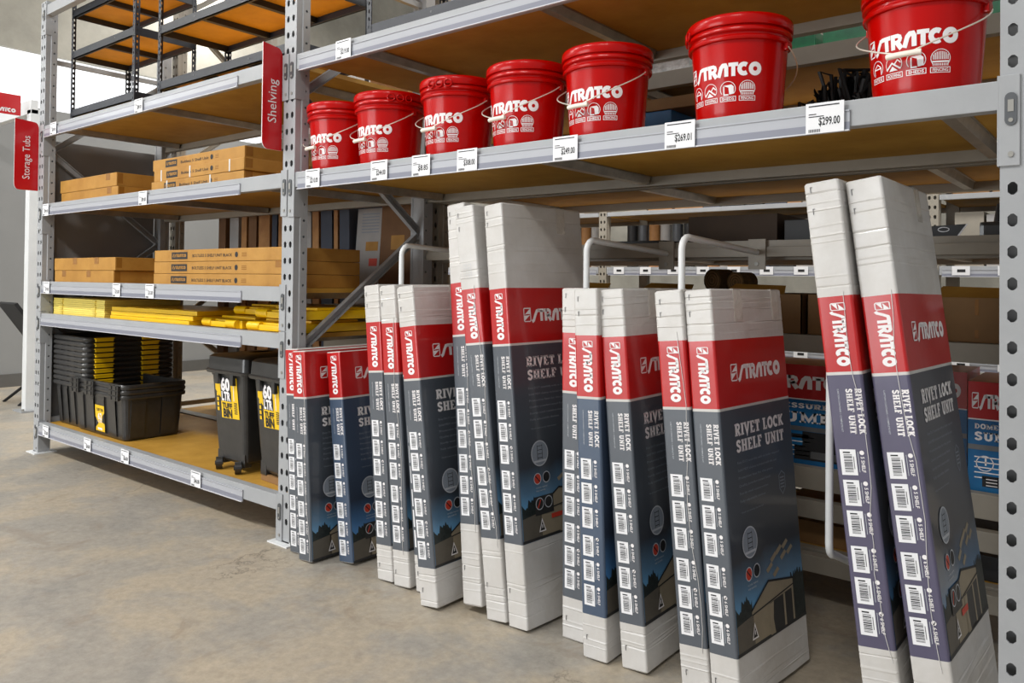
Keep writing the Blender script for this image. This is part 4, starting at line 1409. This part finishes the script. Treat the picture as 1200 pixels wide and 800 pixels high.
# ------------------------------------------------------------------ wheeled bins
def bin_meshes():
    w, d, h = 0.37, 0.42, 0.575
    mb = MB()
    ring_loft(mb, [(0.062, w - 0.062, 0.055, d - 0.05, 0.02, 0.045), (0.052, w - 0.052, 0.045, d - 0.04, 0.025, 0.06), (0.024, w - 0.024, 0.012, d - 0.012, 0.03, h - 0.06)])
    # arched foot under the front
    mb.box(0.058, 0.115, 0.042, 0.085, 0.03, 0.10, b=0.006)
    mb.box(w - 0.115, w - 0.058, 0.042, 0.085, 0.03, 0.10, b=0.006)
    body = mb.mesh('bin_body', [M['black_plastic']])
    mb = MB()
    ring_loft(mb, [(0.012, w - 0.012, 0.012, d - 0.012, 0.03, h - 0.07), (-0.006, w + 0.006, -0.006, d + 0.006, 0.035, h - 0.065), (-0.01, w + 0.01, -0.01, d + 0.01, 0.035, h - 0.05), (-0.004, w + 0.004, -0.004, d + 0.004, 0.03, h - 0.045)], 0, True)
    for k in range(2):
        mb.box(0.1 + 0.14 * k, 0.13 + 0.14 * k, -0.008, 0.012, h - 0.12, h - 0.06, b=0.004)
    rim = mb.mesh('rim', [M['black_plastic']], True)
    mb = MB()
    ring_loft(mb, [(0.0, w, 0.0, d, 0.03, h - 0.046), (0.004, w - 0.004, 0.004, d - 0.004, 0.03, h + 0.02), (0.02, w - 0.02, 0.02, d - 0.02, 0.03, h + 0.032), (0.15, w - 0.15, 0.15, d - 0.15, 0.02, h + 0.04)])
    mb.tube([(-0.015, 0.05, h - 0.01), (-0.015, 0.10, h - 0.01)], 0.016, 10)
    mb.tube([(-0.015, 0.05, h - 0.075), (-0.015, 0.10, h - 0.075)], 0.014, 10)
    lid = mb.mesh('bin_lid', [M['black_plastic']], True)
    wh = MB()
    wh.tube([(-0.016, 0, 0), (-0.014, 0, 0), (0.014, 0, 0), (0.016, 0, 0)], 0.031, 18)
    wh.tube([(-0.021, 0, 0), (0.021, 0, 0)], 0.012, 10)
    wheel = wh.mesh('wheel', [M['black_plastic']])
    mb = MB()
    fn = lambda a, b, e=0.0: (0.07 + a, 0.0105 + (0.045 - 0.0105) * (0.515 - (0.28 + b)) / 0.455 - 0.002 - e, 0.28 + b)
    e1 = lambda a, b: fn(a, b, 0.0008)
    e2 = lambda a, b: fn(a, b, 0.0014)
    mb.flat(([(0.05, 0.200), (0.205, 0.215), (0.215, 0.0), (0.05, -0.005)], [(0, 3, 2, 1)]), fn, 0)
    mb.flat(([(0.0, 0.195), (0.05, 0.200), (0.05, 0.10), (0.0, 0.14)], [(0, 3, 2, 1)]), fn, 0)
    for q, (tx, sz, wd, y, x, c) in enumerate((('60', 0.062, 0.085, 0.142, 0.055, 1), ('LTR', 0.044, 0.085, 0.09, 0.058, 1), ('TUFF', 0.026, 0.092, 0.050, 0.062, 2), ('BIN', 0.042, 0.085, 0.003, 0.066, 2))):
        if c == 1:
            mb.flat(rect2(x - 0.006, y - 0.005, x + wd + 0.006, y + sz + 0.006), e1, 2)
        s, _ = font2(tx, sz, wd, 0.045)
        mb.flat(move2(s, x, y), e2, c)
    for k in range(4):
        mb.flat(rect2(0.012, 0.03 + 0.026 * k, 0.030, 0.048 + 0.026 * k), e1, 0)
    for k in range(7):
        mb.flat(rect2(0.172, 0.025 + 0.009 * k, 0.200, 0.030 + 0.009 * k), e1, 2)
    mb.flat(rect2(0.17, 0.092, 0.176, 0.2), e1, 1)
    label = mb.mesh('yellow_label', [M['label_yellow'], M['white_print'], M['ink'], M['label_yellow']])
    return body, rim, lid, wheel, label


BIN = bin_meshes()
for x, y, rz, l in ((-0.835, 0.085, 0, 'black wheeled bin labelled 60 LTR standing clear on the bottom shelf'), (-0.435, 0.085, -5, 'black wheeled bin labelled 60 LTR, half hidden by the middle upright')):
    r = thing('wheeled_bin', (x, y, ZA + 0.001), l, 'bin', 'black sixty litre bins', (0, 0, math.radians(rz)))
    put('bin_body', BIN[0], r)
    put('rim', BIN[1], r)
    put('bin_lid', BIN[2], r)
    if rz:
        MB().box(0.055, 0.315, 0.048, 0.37, 0.0, 0.034).build('cardboard_base', M['kraft_dk'], r)
    for wx in () if rz else (0.095, 0.275):
        put('wheel', BIN[3], r, (wx, 0.028, 0.032), (0, 0, math.radians(60)))
        put('wheel', BIN[3], r, (wx, 0.33, 0.031))
    put('yellow_label', BIN[4], r)


# ------------------------------------------------------------------ black boltless shelving units on top
def post_mesh(h):
    mb = MB()
    rows = [0.0]
    z = 0.03
    while z + 0.02 < h:
        rows += [z, z + 0.017]
        z += 0.035
    rows.append(h)
    perforate(mb, [0, 0.010, 0.020, 0.030], rows, lambda u, v: (u, 0, v), (1,), 0.003, 0.002, (0, 1, 0))
    perforate(mb, [0, 0.010, 0.020, 0.030], rows, lambda u, v: (0, u, v), (1,), 0.003, 0.002, (1, 0, 0))
    mb.add([(0.002, 0.002, 0), (0.03, 0.002, 0), (0.03, 0.002, h), (0.002, 0.002, h)], [])
    return mb.mesh('post', [M['shelf_black']])


def unit(x0, x1, y0, y1, z, h, levels, label, rz=0.0):
    o = thing('boltless_shelf', (x0, y0, z), label, 'shelving unit', 'black boltless shelving units on the top shelf', (0, 0, math.radians(rz)))
    w, d = x1 - x0, y1 - y0
    pm = post_mesh(h)
    for (x, y, rz) in ((0, 0, 0), (w, 0, 90), (w, d, 180), (0, d, 270)):
        put('post', pm, o, (x, y, 0), (0, 0, math.radians(rz)))
    for zl in levels:
        for a in ((0.002, w - 0.002, 0.002, 0.010), (0.002, w - 0.002, d - 0.010, d - 0.002)):
            MB().box(a[0], a[1], a[2], a[3], zl - 0.05, zl).box(a[0], a[1], a[2] if a[2] < .1 else a[2] - .012, a[3] + .012 if a[2] < .1 else a[3], zl - 0.05, zl - 0.046).build('shelf_beam', M['shelf_black'], o)
        for a in ((0.002, 0.010), (w - 0.010, w - 0.002)):
            MB().box(a[0], a[1], 0.011, d - 0.011, zl - 0.05, zl).build('shelf_beam', M['shelf_black'], o)
        for k in range(1, 3 if w > 1 else 2):
            xx = w * k / (3 if w > 1 else 2)
            MB().box(xx - 0.015, xx + 0.015, 0.011, d - 0.011, zl - 0.045, zl - 0.012).build('centre_support', M['shelf_black'], o)
        MB().box(0.011, w - 0.011, 0.011, d - 0.011, zl - 0.011, zl + 0.001).build('shelf_panel', M['unit_board_lit'], o)
        for x in (0.3 * w, 0.7 * w):
            MB().tube([(x, 0.0005, zl - 0.02), (x, 0.0025, zl - 0.02)], 0.005, 8).build('rivet', M['clip'], o)


ZE = LEV['l5'] - 0.008
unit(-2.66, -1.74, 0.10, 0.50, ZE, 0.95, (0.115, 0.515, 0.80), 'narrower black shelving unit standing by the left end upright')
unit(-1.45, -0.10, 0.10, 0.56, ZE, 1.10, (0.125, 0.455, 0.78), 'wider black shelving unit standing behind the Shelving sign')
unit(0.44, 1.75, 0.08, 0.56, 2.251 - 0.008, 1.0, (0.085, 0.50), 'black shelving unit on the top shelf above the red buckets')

# ------------------------------------------------------------------ second rack, back to back
rack2 = thing('storage_rack', (0, 0.95, 0), 'beige-grey back rack behind the leaning cartons, holding pump boxes', 'rack')
for x in (-BAY, 0, BAY):
    put('upright', UP_ROW, rack2, (x, 0, 0))
    put('upright', UP_ROW, rack2, (x, D, 0), (0, 0, PI))
    frame_braces(rack2, x, 0, D, 4.2, 'row_steel')
for zt, hh in ((0.194, 0.06), (0.378, 0.07), (0.505, 0.085), (1.02, 0.068), (1.39, 0.075), (1.71, 0.07), (2.157, 0.07)):
    beam(rack2, XR0, XR1, zt, 0, 1, False, 'row_steel', None, hh)
    beam(rack2, XR0, XR1, zt, D, -1, False, 'row_steel', None, hh)
    if zt not in (0.378,):
        shelf(rack2, XR0 + .002, XR1 - .002, zt, 0, D, (0.24, 1.27, 2.48), 'mdf', 'galv')
for zt in (0.194, 1.42, 2.157):
    if zt != 1.42:
        shelf(rack2, XL0 + .002, XL1 - .002, zt, 0, D, (-2.2, -1.2))
    beam(rack2, XL0, XL1, zt, 0, 1, False, 'row_steel') if zt != 1.42 else None
    beam(rack2, XL0, XL1, zt, D, -1, False, 'row_steel') if zt != 1.42 else None


# pump boxes
def pump_box(x0, x1, y0, y1, z, h, lines, label, blister, emb):
    w, d = x1 - x0, y1 - y0
    o = thing('pump_box', (x0, y0, z + .0005), label, 'box', 'red and blue pump boxes')
    MB().box(0, w, 0, d, 0, h * 0.66, 1).box(0, w, 0, d, h * 0.66, h, 0).build('carton_body', [M['carton_red'], M['blue_print']], o)
    fn = lambda a, b: (a, -0.001, b)
    mb = MB()
    lo, lw_ = logo(1.0, emb)
    mb.flat(move2(lo, w * 0.06, h * 0.76, w * 0.86 / lw_, h * 0.13), fn)
    mb.flat(rect2(0, h * 0.652, w, h * 0.664), fn)
    y = h * 0.635
    for s, cap, wd in lines:
        y -= cap * 1.35
        t, _ = slab_text(s, cap, wd)
        mb.flat(move2(t, w * 0.10, y), fn)
    mb.build('front_lettering', M['white_print'], o)
    mb = MB()
    y -= 0.045
    mb.flat(rect2(0.0, y + 0.012, w, y + 0.030), fn, 1)
    for k in range(5):
        mb.flat(rect2(w * 0.1, y - 0.015 - 0.018 * k, w * (0.55 - 0.04 * (k % 3)), y - 0.011 - 0.018 * k), fn, 2)
    if blister == 'pump':
        mb.flat(rect2(w * 0.36, h * 0.06, w * 0.92, h * 0.20), fn, 0)
        mb.flat(rect2(w * 0.44, h * 0.20, w * 0.80, h * 0.34), fn, 0)
        mb.flat(disc2(w * 0.80, h * 0.28, h * 0.075), fn, 0)
        mb.flat(rect2(w * 0.30, h * 0.27, w * 0.5, h * 0.31), fn, 0)
        mb.flat(rect2(w * 0.52, h * 0.08, w * 0.86, h * 0.15), lambda a, b: (a, -.0016, b), 1)
    else:
        c0 = (w * 0.26, h * 0.26)
        mb.flat(stroke([(c0[0] + 0.026 * math.cos(2 * PI * i / 18), c0[1] + 0.026 * math.sin(2 * PI * i / 18)) for i in range(18)], 0.003, True), fn, 2)
        t, _ = font2('1', 0.024, None, 0.03)
        mb.flat(move2(t, c0[0] - 0.006, c0[1] - 0.006), fn, 2)
        mb.flat(rect2(w * 0.22, h * 0.05, w * 0.62, h * 0.15), fn, 0)
        for k in range(3):
            mb.flat(rect2(w * 0.28, h * 0.06 + 0.011 * k, w * 0.45, h * 0.06 + 0.011 * k + 0.003), lambda a, b: (a, -.0016, b), 2)
    mb.build('pump_picture', [M['ink'], M['steel_dk'], M['white_print']], o)


ZP = 0.505 - 0.008
pump_box(1.85, 2.25, 1.00, 1.30, ZP, 0.40, (('PRESSURE', 0.020, 0.24), ('PUMP', 0.042, 0.26)), 'red and blue pressure pump box seen between the leaning cartons', 'pump', False)
pump_box(2.60, 2.80, 1.02, 1.40, ZP, 0.385, (('DOMESTIC', 0.018, 0.13), ('SUMP', 0.030, 0.13)), 'red and blue domestic sump pump box beside the right upright', 'badge', True)
pump_box(2.33, 2.575, 1.16, 1.45, ZP, 0.40, (('PRESSURE', 0.018, 0.14), ('PUMP', 0.030, 0.16)), 'red and blue pump box set back left of the domestic sump box', 'pump', False)


def goods(name, x0, x1, y0, y1, z0, z1, m, label, cat, grp=None, open_top=False, slots=False, rz=0):
    o = thing(name, ((x0 + x1) / 2, (y0 + y1) / 2, z0 + 0.0005), label, cat, grp, (0, 0, math.radians(rz)))
    w, d, h = (x1 - x0) / 2, (y1 - y0) / 2, z1 - z0
    mb = MB()
    if open_top:
        t = 0.005
        mb.box(-w, w, -d, -d + t, 0, h).box(-w, w, d - t, d, 0, h).box(-w, -w + t, -d, d, 0, h).box(w - t, w, -d, d, 0, h).box(-w, w, -d, d, 0, t)
    else:
        mb.box(-w, w, -d, d, 0, h, b=0.003)
    mb.build('carton_body', M[m], o)
    if slots:
        mb = MB()
        mb.box(-0.006, 0.006, -d - 0.0008, -d, h * 0.62, h * 0.96).box(-0.006, 0.006, -d - 0.0008, -d, h * 0.12, h * 0.30)
        mb.build('tape', M['tape'], o)
    return o


ZQ = 1.02 - 0.008
gg = 'open brown cartons on the rear rack'
for k, (a, b) in enumerate(((0.30, 0.72), (0.74, 1.16), (1.18, 1.60), (1.62, 2.00), (2.02, 2.42), (2.44, 2.80))):
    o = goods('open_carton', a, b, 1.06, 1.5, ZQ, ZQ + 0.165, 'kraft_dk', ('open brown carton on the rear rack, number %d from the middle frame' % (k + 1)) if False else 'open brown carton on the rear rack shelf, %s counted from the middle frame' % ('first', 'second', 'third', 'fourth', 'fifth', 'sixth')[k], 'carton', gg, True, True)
    MB().add([(-.15, -.222, .165), (.12, -.222, .165), (.10, -.15, .20), (-.12, -.15, .205)], [(0, 1, 2, 3)]).add([(-.15, -.2235, .165), (.12, -.2235, .165), (.10, -.1515, .20), (-.12, -.1515, .205)], [(0, 1, 2, 3)]).build('flap', M['kraft'], o)
# black goods on the shelf at hoop height
ZR = 1.39 - 0.008
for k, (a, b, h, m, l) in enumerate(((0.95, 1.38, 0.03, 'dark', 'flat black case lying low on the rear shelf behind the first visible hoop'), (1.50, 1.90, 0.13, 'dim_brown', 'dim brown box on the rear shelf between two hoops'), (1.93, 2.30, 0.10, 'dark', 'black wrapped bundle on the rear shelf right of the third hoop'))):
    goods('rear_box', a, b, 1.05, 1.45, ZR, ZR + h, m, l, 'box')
# black tool case with handle
o = thing('tool_case', (2.62, 1.10, ZR + .0005), 'black tool case with a glossy handle at the right end of the rear shelf', 'case')
MB().box(0, 0.24, 0, 0.16, 0, 0.07, b=0.015).build('case_body', M['black_plastic'], o)
MB().tube([(0.05, 0.06, 0.06), (0.06, 0.06, 0.13), (0.10, 0.06, 0.15), (0.17, 0.06, 0.15), (0.20, 0.06, 0.13), (0.21, 0.06, 0.06)], 0.014, 8).build('handle', M['black_plastic'], o, True)
o = thing('blade_pack', (2.40, 1.05, ZR + .0005), 'black carded blade pack leaning on the rear shelf beside the tool case', 'pack')
MB().prism([(0, 0), (0.15, 0), (0.19, 0.06), (0.06, 0.055)], lambda a, b: (a, 0, b), lambda a, b: (a, 0.012, b)).build('card', M['dark'], o)
MB().prism([(0.148, 0.002), (0.153, 0.0), (0.193, 0.06), (0.188, 0.06)], lambda a, b: (a, -0.001, b), lambda a, b: (a, 0.0, b)).build('pale_edge', M['ticket'], o)
MB().flat(stroke(arc(0.115, 0.042, 0.018, 0.008, 0, 340, 17), 0.003, True), lambda a, b: (a, -0.001, b)).build('oval_print', M['ticket'], o)

# rounded brown rolls showing above the medium cartons
def roll(name, x, y, z, r, L, m, label, cat, grp=None, rz=0):
    o = thing(name, (x, y, z + r), label, cat, grp, (0, 0, math.radians(rz)))
    mb = MB()
    pts = [(-L / 2, 0, 0), (-L / 2 + .002, 0, 0), (L / 2 - .002, 0, 0), (L / 2, 0, 0)]
    mb.tube(pts, r, 18)
    mb.build('roll_body', M[m], o)
    for s in (-1, 1):
        mb = MB()
        for q in (0.75, 0.5, 0.25):
            mb.tube([(s * (L / 2 + .001), r * q * math.cos(t), r * q * math.sin(t)) for t in [2 * PI * i / 14 for i in range(14)]], 0.003, 4, closed=True)
        mb.build('roll_end', M['kraft_dk'], o)


M['brown_roll'] = mat('brown_matting', (104, 78, 40), 0.9, var=0.4, scale=30, bump=0.3, bscale=80)
ZQ2 = ZQ + 0.168
roll('matting_roll', 1.575, 1.22, ZQ2, 0.052, 0.10, 'brown_roll', 'brown matting roll peeking over the pair of medium cartons, left one', 'roll', 'brown matting rolls', 70)
roll('matting_roll', 1.69, 1.20, ZQ2, 0.045, 0.10, 'brown_roll', 'brown matting roll peeking over the pair of medium cartons, right one', 'roll', 'brown matting rolls', 75)

# goods above, behind the buckets
ZS = 1.71 - 0.008
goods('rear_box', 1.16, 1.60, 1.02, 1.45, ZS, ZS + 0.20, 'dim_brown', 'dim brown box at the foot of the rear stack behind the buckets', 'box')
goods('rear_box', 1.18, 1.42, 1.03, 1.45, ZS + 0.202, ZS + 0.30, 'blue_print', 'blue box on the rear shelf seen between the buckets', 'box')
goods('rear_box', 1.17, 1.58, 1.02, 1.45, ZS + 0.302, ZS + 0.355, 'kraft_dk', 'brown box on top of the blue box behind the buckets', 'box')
o = thing('netting_bundle', (2.16, 1.16, ZS + .0005), 'black netting bundle behind the two nearest buckets', 'netting')
mb = MB()
rn = random.Random(4)
for k in range(80):
    a0, b0 = rn.uniform(-.16, .16), rn.uniform(-.1, .1)
    pts = []
    for q in range(7):
        pts.append((a0 + rn.uniform(-.05, .05), b0 + rn.uniform(-.05, .05), 0.012 + rn.uniform(0, .38) * math.sqrt(max(.1, 1 - (a0 / .2) ** 2))))
    mb.tube(pts, 0.008, 5)
mb.build('netting', M['dark'], o, True)
ZT = 2.157 - 0.008
M['green'] = mat('green_wrap', (36, 128, 84), 0.3, coat=0.4, rgb2=(20, 92, 64), scale=8)
M['clear'] = mat('crumpled_film', (214, 216, 220), 0.25, coat=0.5, rgb2=(150, 152, 156), scale=20, bump=0.6, bscale=20)
goods('wrapped_pack', 1.55, 2.05, 1.05, 1.5, ZT, ZT + 0.10, 'green', 'dark green wrapped pack on the high rear shelf, left of the nearest buckets', 'pack', 'green wrapped packs')
goods('wrapped_pack', 2.08, 2.70, 1.05, 1.5, ZT, ZT + 0.10, 'green', 'green wrapped pack on the high rear shelf behind the largest bucket', 'pack', 'green wrapped packs')
goods('film_pack', 1.20, 1.50, 1.05, 1.5, ZT, ZT + 0.08, 'clear', 'pale film-wrapped pack on the high rear shelf between two buckets', 'pack')

# lower rear levels
for k, x in enumerate((0.35, 0.85, 1.35, 1.85, 2.35)):
    goods('flat_pack', x, x + 0.42, 1.03, 1.6, 0.194 - 0.008, 0.194 + 0.08, 'kraft_dk' if k % 2 else 'dark', 'low %s pack on the lowest rear shelf, %s from the middle frame' % ('brown' if k % 2 else 'dark', ('first', 'second', 'third', 'fourth', 'fifth')[k]), 'pack', 'packs on the lowest rear shelf')

# standing boards and sheets in the rear rack, left bay
def board(name, x, y, w, t, h, m, label, lean=0.0, z=0.187, side=0.0, rz=0):
    o = thing(name, (x, y, z + abs(math.sin(math.radians(side))) * w * (0 if side < 0 else 1) + .001), label, 'board', 'boards standing in the rear rack', (math.radians(-lean), math.radians(side), math.radians(rz)))
    MB().box(0, w, 0, t, 0, h, b=0.002).build('board_panel', M[m], o)
    return o


M['navy_board'] = mat('navy_board', (58, 66, 82), 0.5, var=0.15)
M['grey_board'] = mat('grey_board', (168, 166, 164), 0.5, var=0.15)
M['timber'] = mat('timber_board', (176, 128, 76), 0.6, rgb2=(150, 104, 58), scale=6)
M['roll_grey'] = mat('grey_sheet_roll', (92, 94, 98), 0.35, 0.4, var=0.2)
M['brown_carton'] = mat('brown_carton', (120, 84, 50), 0.7, var=0.2, scale=8)
bx = [(-2.62, 0.10, 'brown_carton'), (-2.46, 0.12, 'grey_board'), (-2.30, 0.07, 'timber'), (-2.20, 0.10, 'brown_carton'), (-2.07, 0.14, 'timber'), (-1.90, 0.06, 'navy_board'), (-1.82, 0.12, 'timber'), (-1.68, 0.05, 'brown_carton'),
      (-1.60, 0.04, 'timber'), (-1.53, 0.05, 'white_paint'), (-1.46, 0.06, 'grey_board'), (-1.385, 0.07, 'timber'), (-1.29, 0.12, 'navy_board'), (-1.15, 0.04, 'timber'), (-1.09, 0.10, 'navy_board')]
nms = ('brown', 'grey', 'timber', 'brown', 'timber', 'navy', 'timber', 'brown', 'timber', 'white', 'grey', 'timber', 'navy', 'timber', 'navy')
for k, (x, wd, m) in enumerate(bx):
    board('standing_board', x, 1.20, wd, 0.35, 1.62 + 0.02 * (k % 3), m, '%s board standing in the rear rack, %s in the upright row from the left' % (nms[k], ('first', 'second', 'third', 'fourth', 'fifth', 'sixth', 'seventh', 'eighth', 'ninth', 'tenth', 'eleventh', 'twelfth', 'thirteenth', 'fourteenth', 'fifteenth')[k]), side=-1.5 if k > 7 else 0)
o = board('standing_sheet', -1.0, 1.15, 0.24, 0.06, 1.5, 'grey_board', 'pale grey printed sheet with small labels standing in the rear rack', lean=4)
mb = MB()
mb.flat(rect2(0.10, 1.22, 0.22, 1.28), lambda a, b: (a, -0.001, b), 1)
mb.flat(rect2(0.14, 1.12, 0.22, 1.17), lambda a, b: (a, -0.001, b), 2)
for k in range(7):
    mb.flat(rect2(0.05, 1.34 + 0.02 * k, 0.22, 1.347 + 0.02 * k), lambda a, b: (a, -0.001, b), 0)
mb.build('printed_label', [M['print_dim'], M['kraft'], M['orange_print']], o)
o = board('standing_carton', -0.70, 1.12, 0.34, 0.12, 1.52, 'brown_carton', 'dark brown tall carton with pale sticker standing in the rear rack', lean=3)
MB().flat(rect2(0.10, 1.22, 0.22, 1.31), lambda a, b: (a, -0.001, b)).build('sticker', M['kraft'], o)
board('standing_carton', -0.33, 1.10, 0.16, 0.12, 1.40, 'kraft_dk', 'dull kraft tall carton standing beside the rear frame', lean=2)
for k, (x, wd, m, hh, cn) in enumerate(((-2.10, 0.16, 'white_paint', 0.40, 'white'), (-1.92, 0.07, 'grey_board', 0.46, 'pale grey'), (-1.83, 0.16, 'grey_board', 0.48, 'grey'), (-1.64, 0.06, 'white_paint', 0.5, 'thin white'), (-1.40, 0.10, 'timber', 0.52, 'timber'), (-1.29, 0.20, 'white_paint', 0.55, 'broad white'), (-0.95, 0.36, 'timber', 0.50, 'broad timber'))):
    board('standing_board', x, 1.30, wd, 0.20, hh, m, '%s board standing on the high rear shelf behind the black shelving units' % cn, z=2.149)
# dim goods under them
for k, (x0, x1, z1, m, l) in enumerate(((-1.0, -0.55, 1.06, 'row_steel', 'grey perforated bin stacked in front of the standing boards'), (-0.5, -0.1, 0.9, 'brown_carton', 'brown box in front of the standing boards near the rear frame'))):
    goods('rear_box', x0, x1, 0.985, 1.09, 0.188, z1, m, l, 'box')

# ------------------------------------------------------------------ far rack across the next aisle
far = thing('storage_rack', (0, 4.6, 0), 'distant ticketed rack seen through the rear shelves across the next aisle', 'rack')
for x in (-4.2, -1.2, 1.8, 4.8):
    put('upright', UP_ROW, far, (x, 0, 0))
    put('upright', UP_ROW, far, (x, D, 0), (0, 0, PI))
for xa, xb in ((-4.15, -1.25), (-1.15, 1.75), (1.85, 4.75)):
    for zt in (0.22, 0.66, 1.37, 1.92, 2.6):
        beam(far, xa, xb, zt, 0, 1, False, 'steel', (xa + .02, xb - .02) if zt < 1.5 else None, 0.04 if zt > 1.5 else 0.07)
        beam(far, xa, xb, zt, D, -1, False, 'row_steel')
        shelf(far, xa + .002, xb - .002, zt, 0, D, ())
k = 0
for z in (1.335, 0.625):
    for i in range(12):
        x = -1.0 + i * 0.30
        if abs(x - 1.8) < 0.08:
            continue
        o = MB().box(-0.06, 0.06, 4.5865, 4.5875, z - 0.035, z + 0.035).build('price_ticket', M['ticket'], None, loc=(x, 0, 0), label='tiny white price ticket on the %s strip of the distant rack' % {1.335: 'middle', 0.625: 'lower', 1.885: 'upper'}[z], cat='price ticket', group='price tickets on the %s strip of the distant rack' % {1.335: 'middle', 0.625: 'lower', 1.885: 'upper'}[z])
        MB().box(-0.025, 0.03, 4.5855, 4.5862, z - 0.012, z + 0.010).build('printed_price', M['ink'], o)
rf = random.Random(9)
far_m = [('grey_board', 'grey'), ('navy_board', 'navy'), ('timber', 'tan'), ('dark', 'black'), ('kraft_dk', 'brown'), ('row_steel', 'beige')]
lvn = {0.22: 'lowest', 0.66: 'second', 1.37: 'third', 1.92: 'fourth'}
x = -4.1
for zt in (0.22, 0.66, 1.37, 1.92):
    top = {0.22: 0.32, 0.66: 0.52, 1.37: 0.44, 1.92: 0.5}[zt]
    x = -2.2
    i = 0
    while x < 3.2:
        wd = rf.uniform(0.10, 0.30)
        if x < 0.1 and zt in (0.66, 1.37) and not abs(x + 0.06 + 1.2) < 0.15:
            cn, m = (('tan', 'timber'), ('grey', 'grey_board'), ('dark grey', 'roll_grey'), ('black', 'dark'), ('dark grey', 'roll_grey'))[i % 5]
            o = thing('sheet_roll', (x + 0.06, 4.78, zt - 0.0075), '%s upright sheet roll on the %s shelf of the distant rack' % (cn, lvn[zt]), 'roll', '%s upright rolls on the %s shelf of the distant rack' % (cn, lvn[zt]))
            MB().lathe([(0.0, 0.0), (0.055, 0.0), (0.055, top * 0.97), (0.035, top * 0.97), (0.033, top * 0.9)], 14, 0, False, False).build('roll_body', M[m], o, True)
            x += 0.125
            i += 1
            continue
        if not (abs(x + wd / 2 + 1.2) < wd / 2 + 0.08 or abs(x + wd / 2 - 1.8) < wd / 2 + 0.08):
            m, cn = rf.choice(far_m)
            goods('distant_pack', x, x + wd, 4.66, 5.2, zt - 0.008, zt + top * rf.uniform(0.8, 0.98), m, '%s pack on the %s shelf of the distant rack' % (cn, lvn[zt]), 'pack', '%s packs on the %s shelf of the distant rack' % (cn, lvn[zt]))
        x += wd + rf.uniform(0.01, 0.03)
        i += 1

# ------------------------------------------------------------------ far left: white rack post, sign, folded chair
po = thing('steel_post', (-4.80, 0.58, 0), 'white steel post with bolted base plate beyond the left end upright', 'post')
MB().box(0, 0.09, 0, 0.09, 0, 2.72, b=0.006).box(-0.012, 0.0, 0.02, 0.09, 0, 2.7).build('post_body', M['white_paint'], po)
MB().box(-0.06, 0.15, -0.05, 0.14, 0, 0.012).build('base_plate', M['steel'], po)
for q in ((-0.04, 0.02), (0.12, -0.03)):
    MB().tube([(q[0], q[1], 0.012), (q[0], q[1], 0.03)], 0.012, 8).build('bolt', M['rivet'], po)
MB().box(-1.6, 0.09, 0.0, 0.06, 2.68, 2.80).build('cross_beam', M['white_paint'], po)
si = thing('header_sign', (-4.72, 0.2, 2.60), 'red header sign with white wordmark at the far left edge', 'sign')
MB().box(-0.004, 0.004, -0.5, 0.30, 0.04, 0.22).build('sign_panel', M['sign_red'], si)
lo, lw_ = logo(1.0)
MB().flat(move2(lo, 0.02, 0.06, 0.24 / lw_, 0.035), lambda a, b: (0.0055, a, b)).build('sign_lettering', M['white_print'], si)
ch = thing('folding_chair', (-5.5, 0.6, 0), 'dark folding chair half hidden behind the white post', 'chair')
MB().add([(0, 0.0, 0.95), (0, 0.30, 0.52), (0.42, 0.30, 0.52), (0.42, 0.0, 0.95), (0.0, 0.03, 0.965), (0, 0.33, 0.535), (0.42, 0.33, 0.535), (0.42, 0.03, 0.965)], [(0, 1, 2, 3), (4, 5, 6, 7), (0, 1, 5, 4), (2, 3, 7, 6), (0, 3, 7, 4), (1, 2, 6, 5)]).build('backrest', M['dark'], ch)
MB().box(0, 0.42, 0.28, 0.66, 0.42, 0.46, b=0.01).build('seat', M['dark'], ch)
for x in (0.02, 0.40):
    MB().bar((x, 0.62, 0.43), (x, 0.06, 0.0), 0.022, 0.022).build('leg', M['dark'], ch)
    MB().bar((x, 0.25, 0.60), (x, 0.66, 0.0), 0.022, 0.022).build('leg', M['dark'], ch)
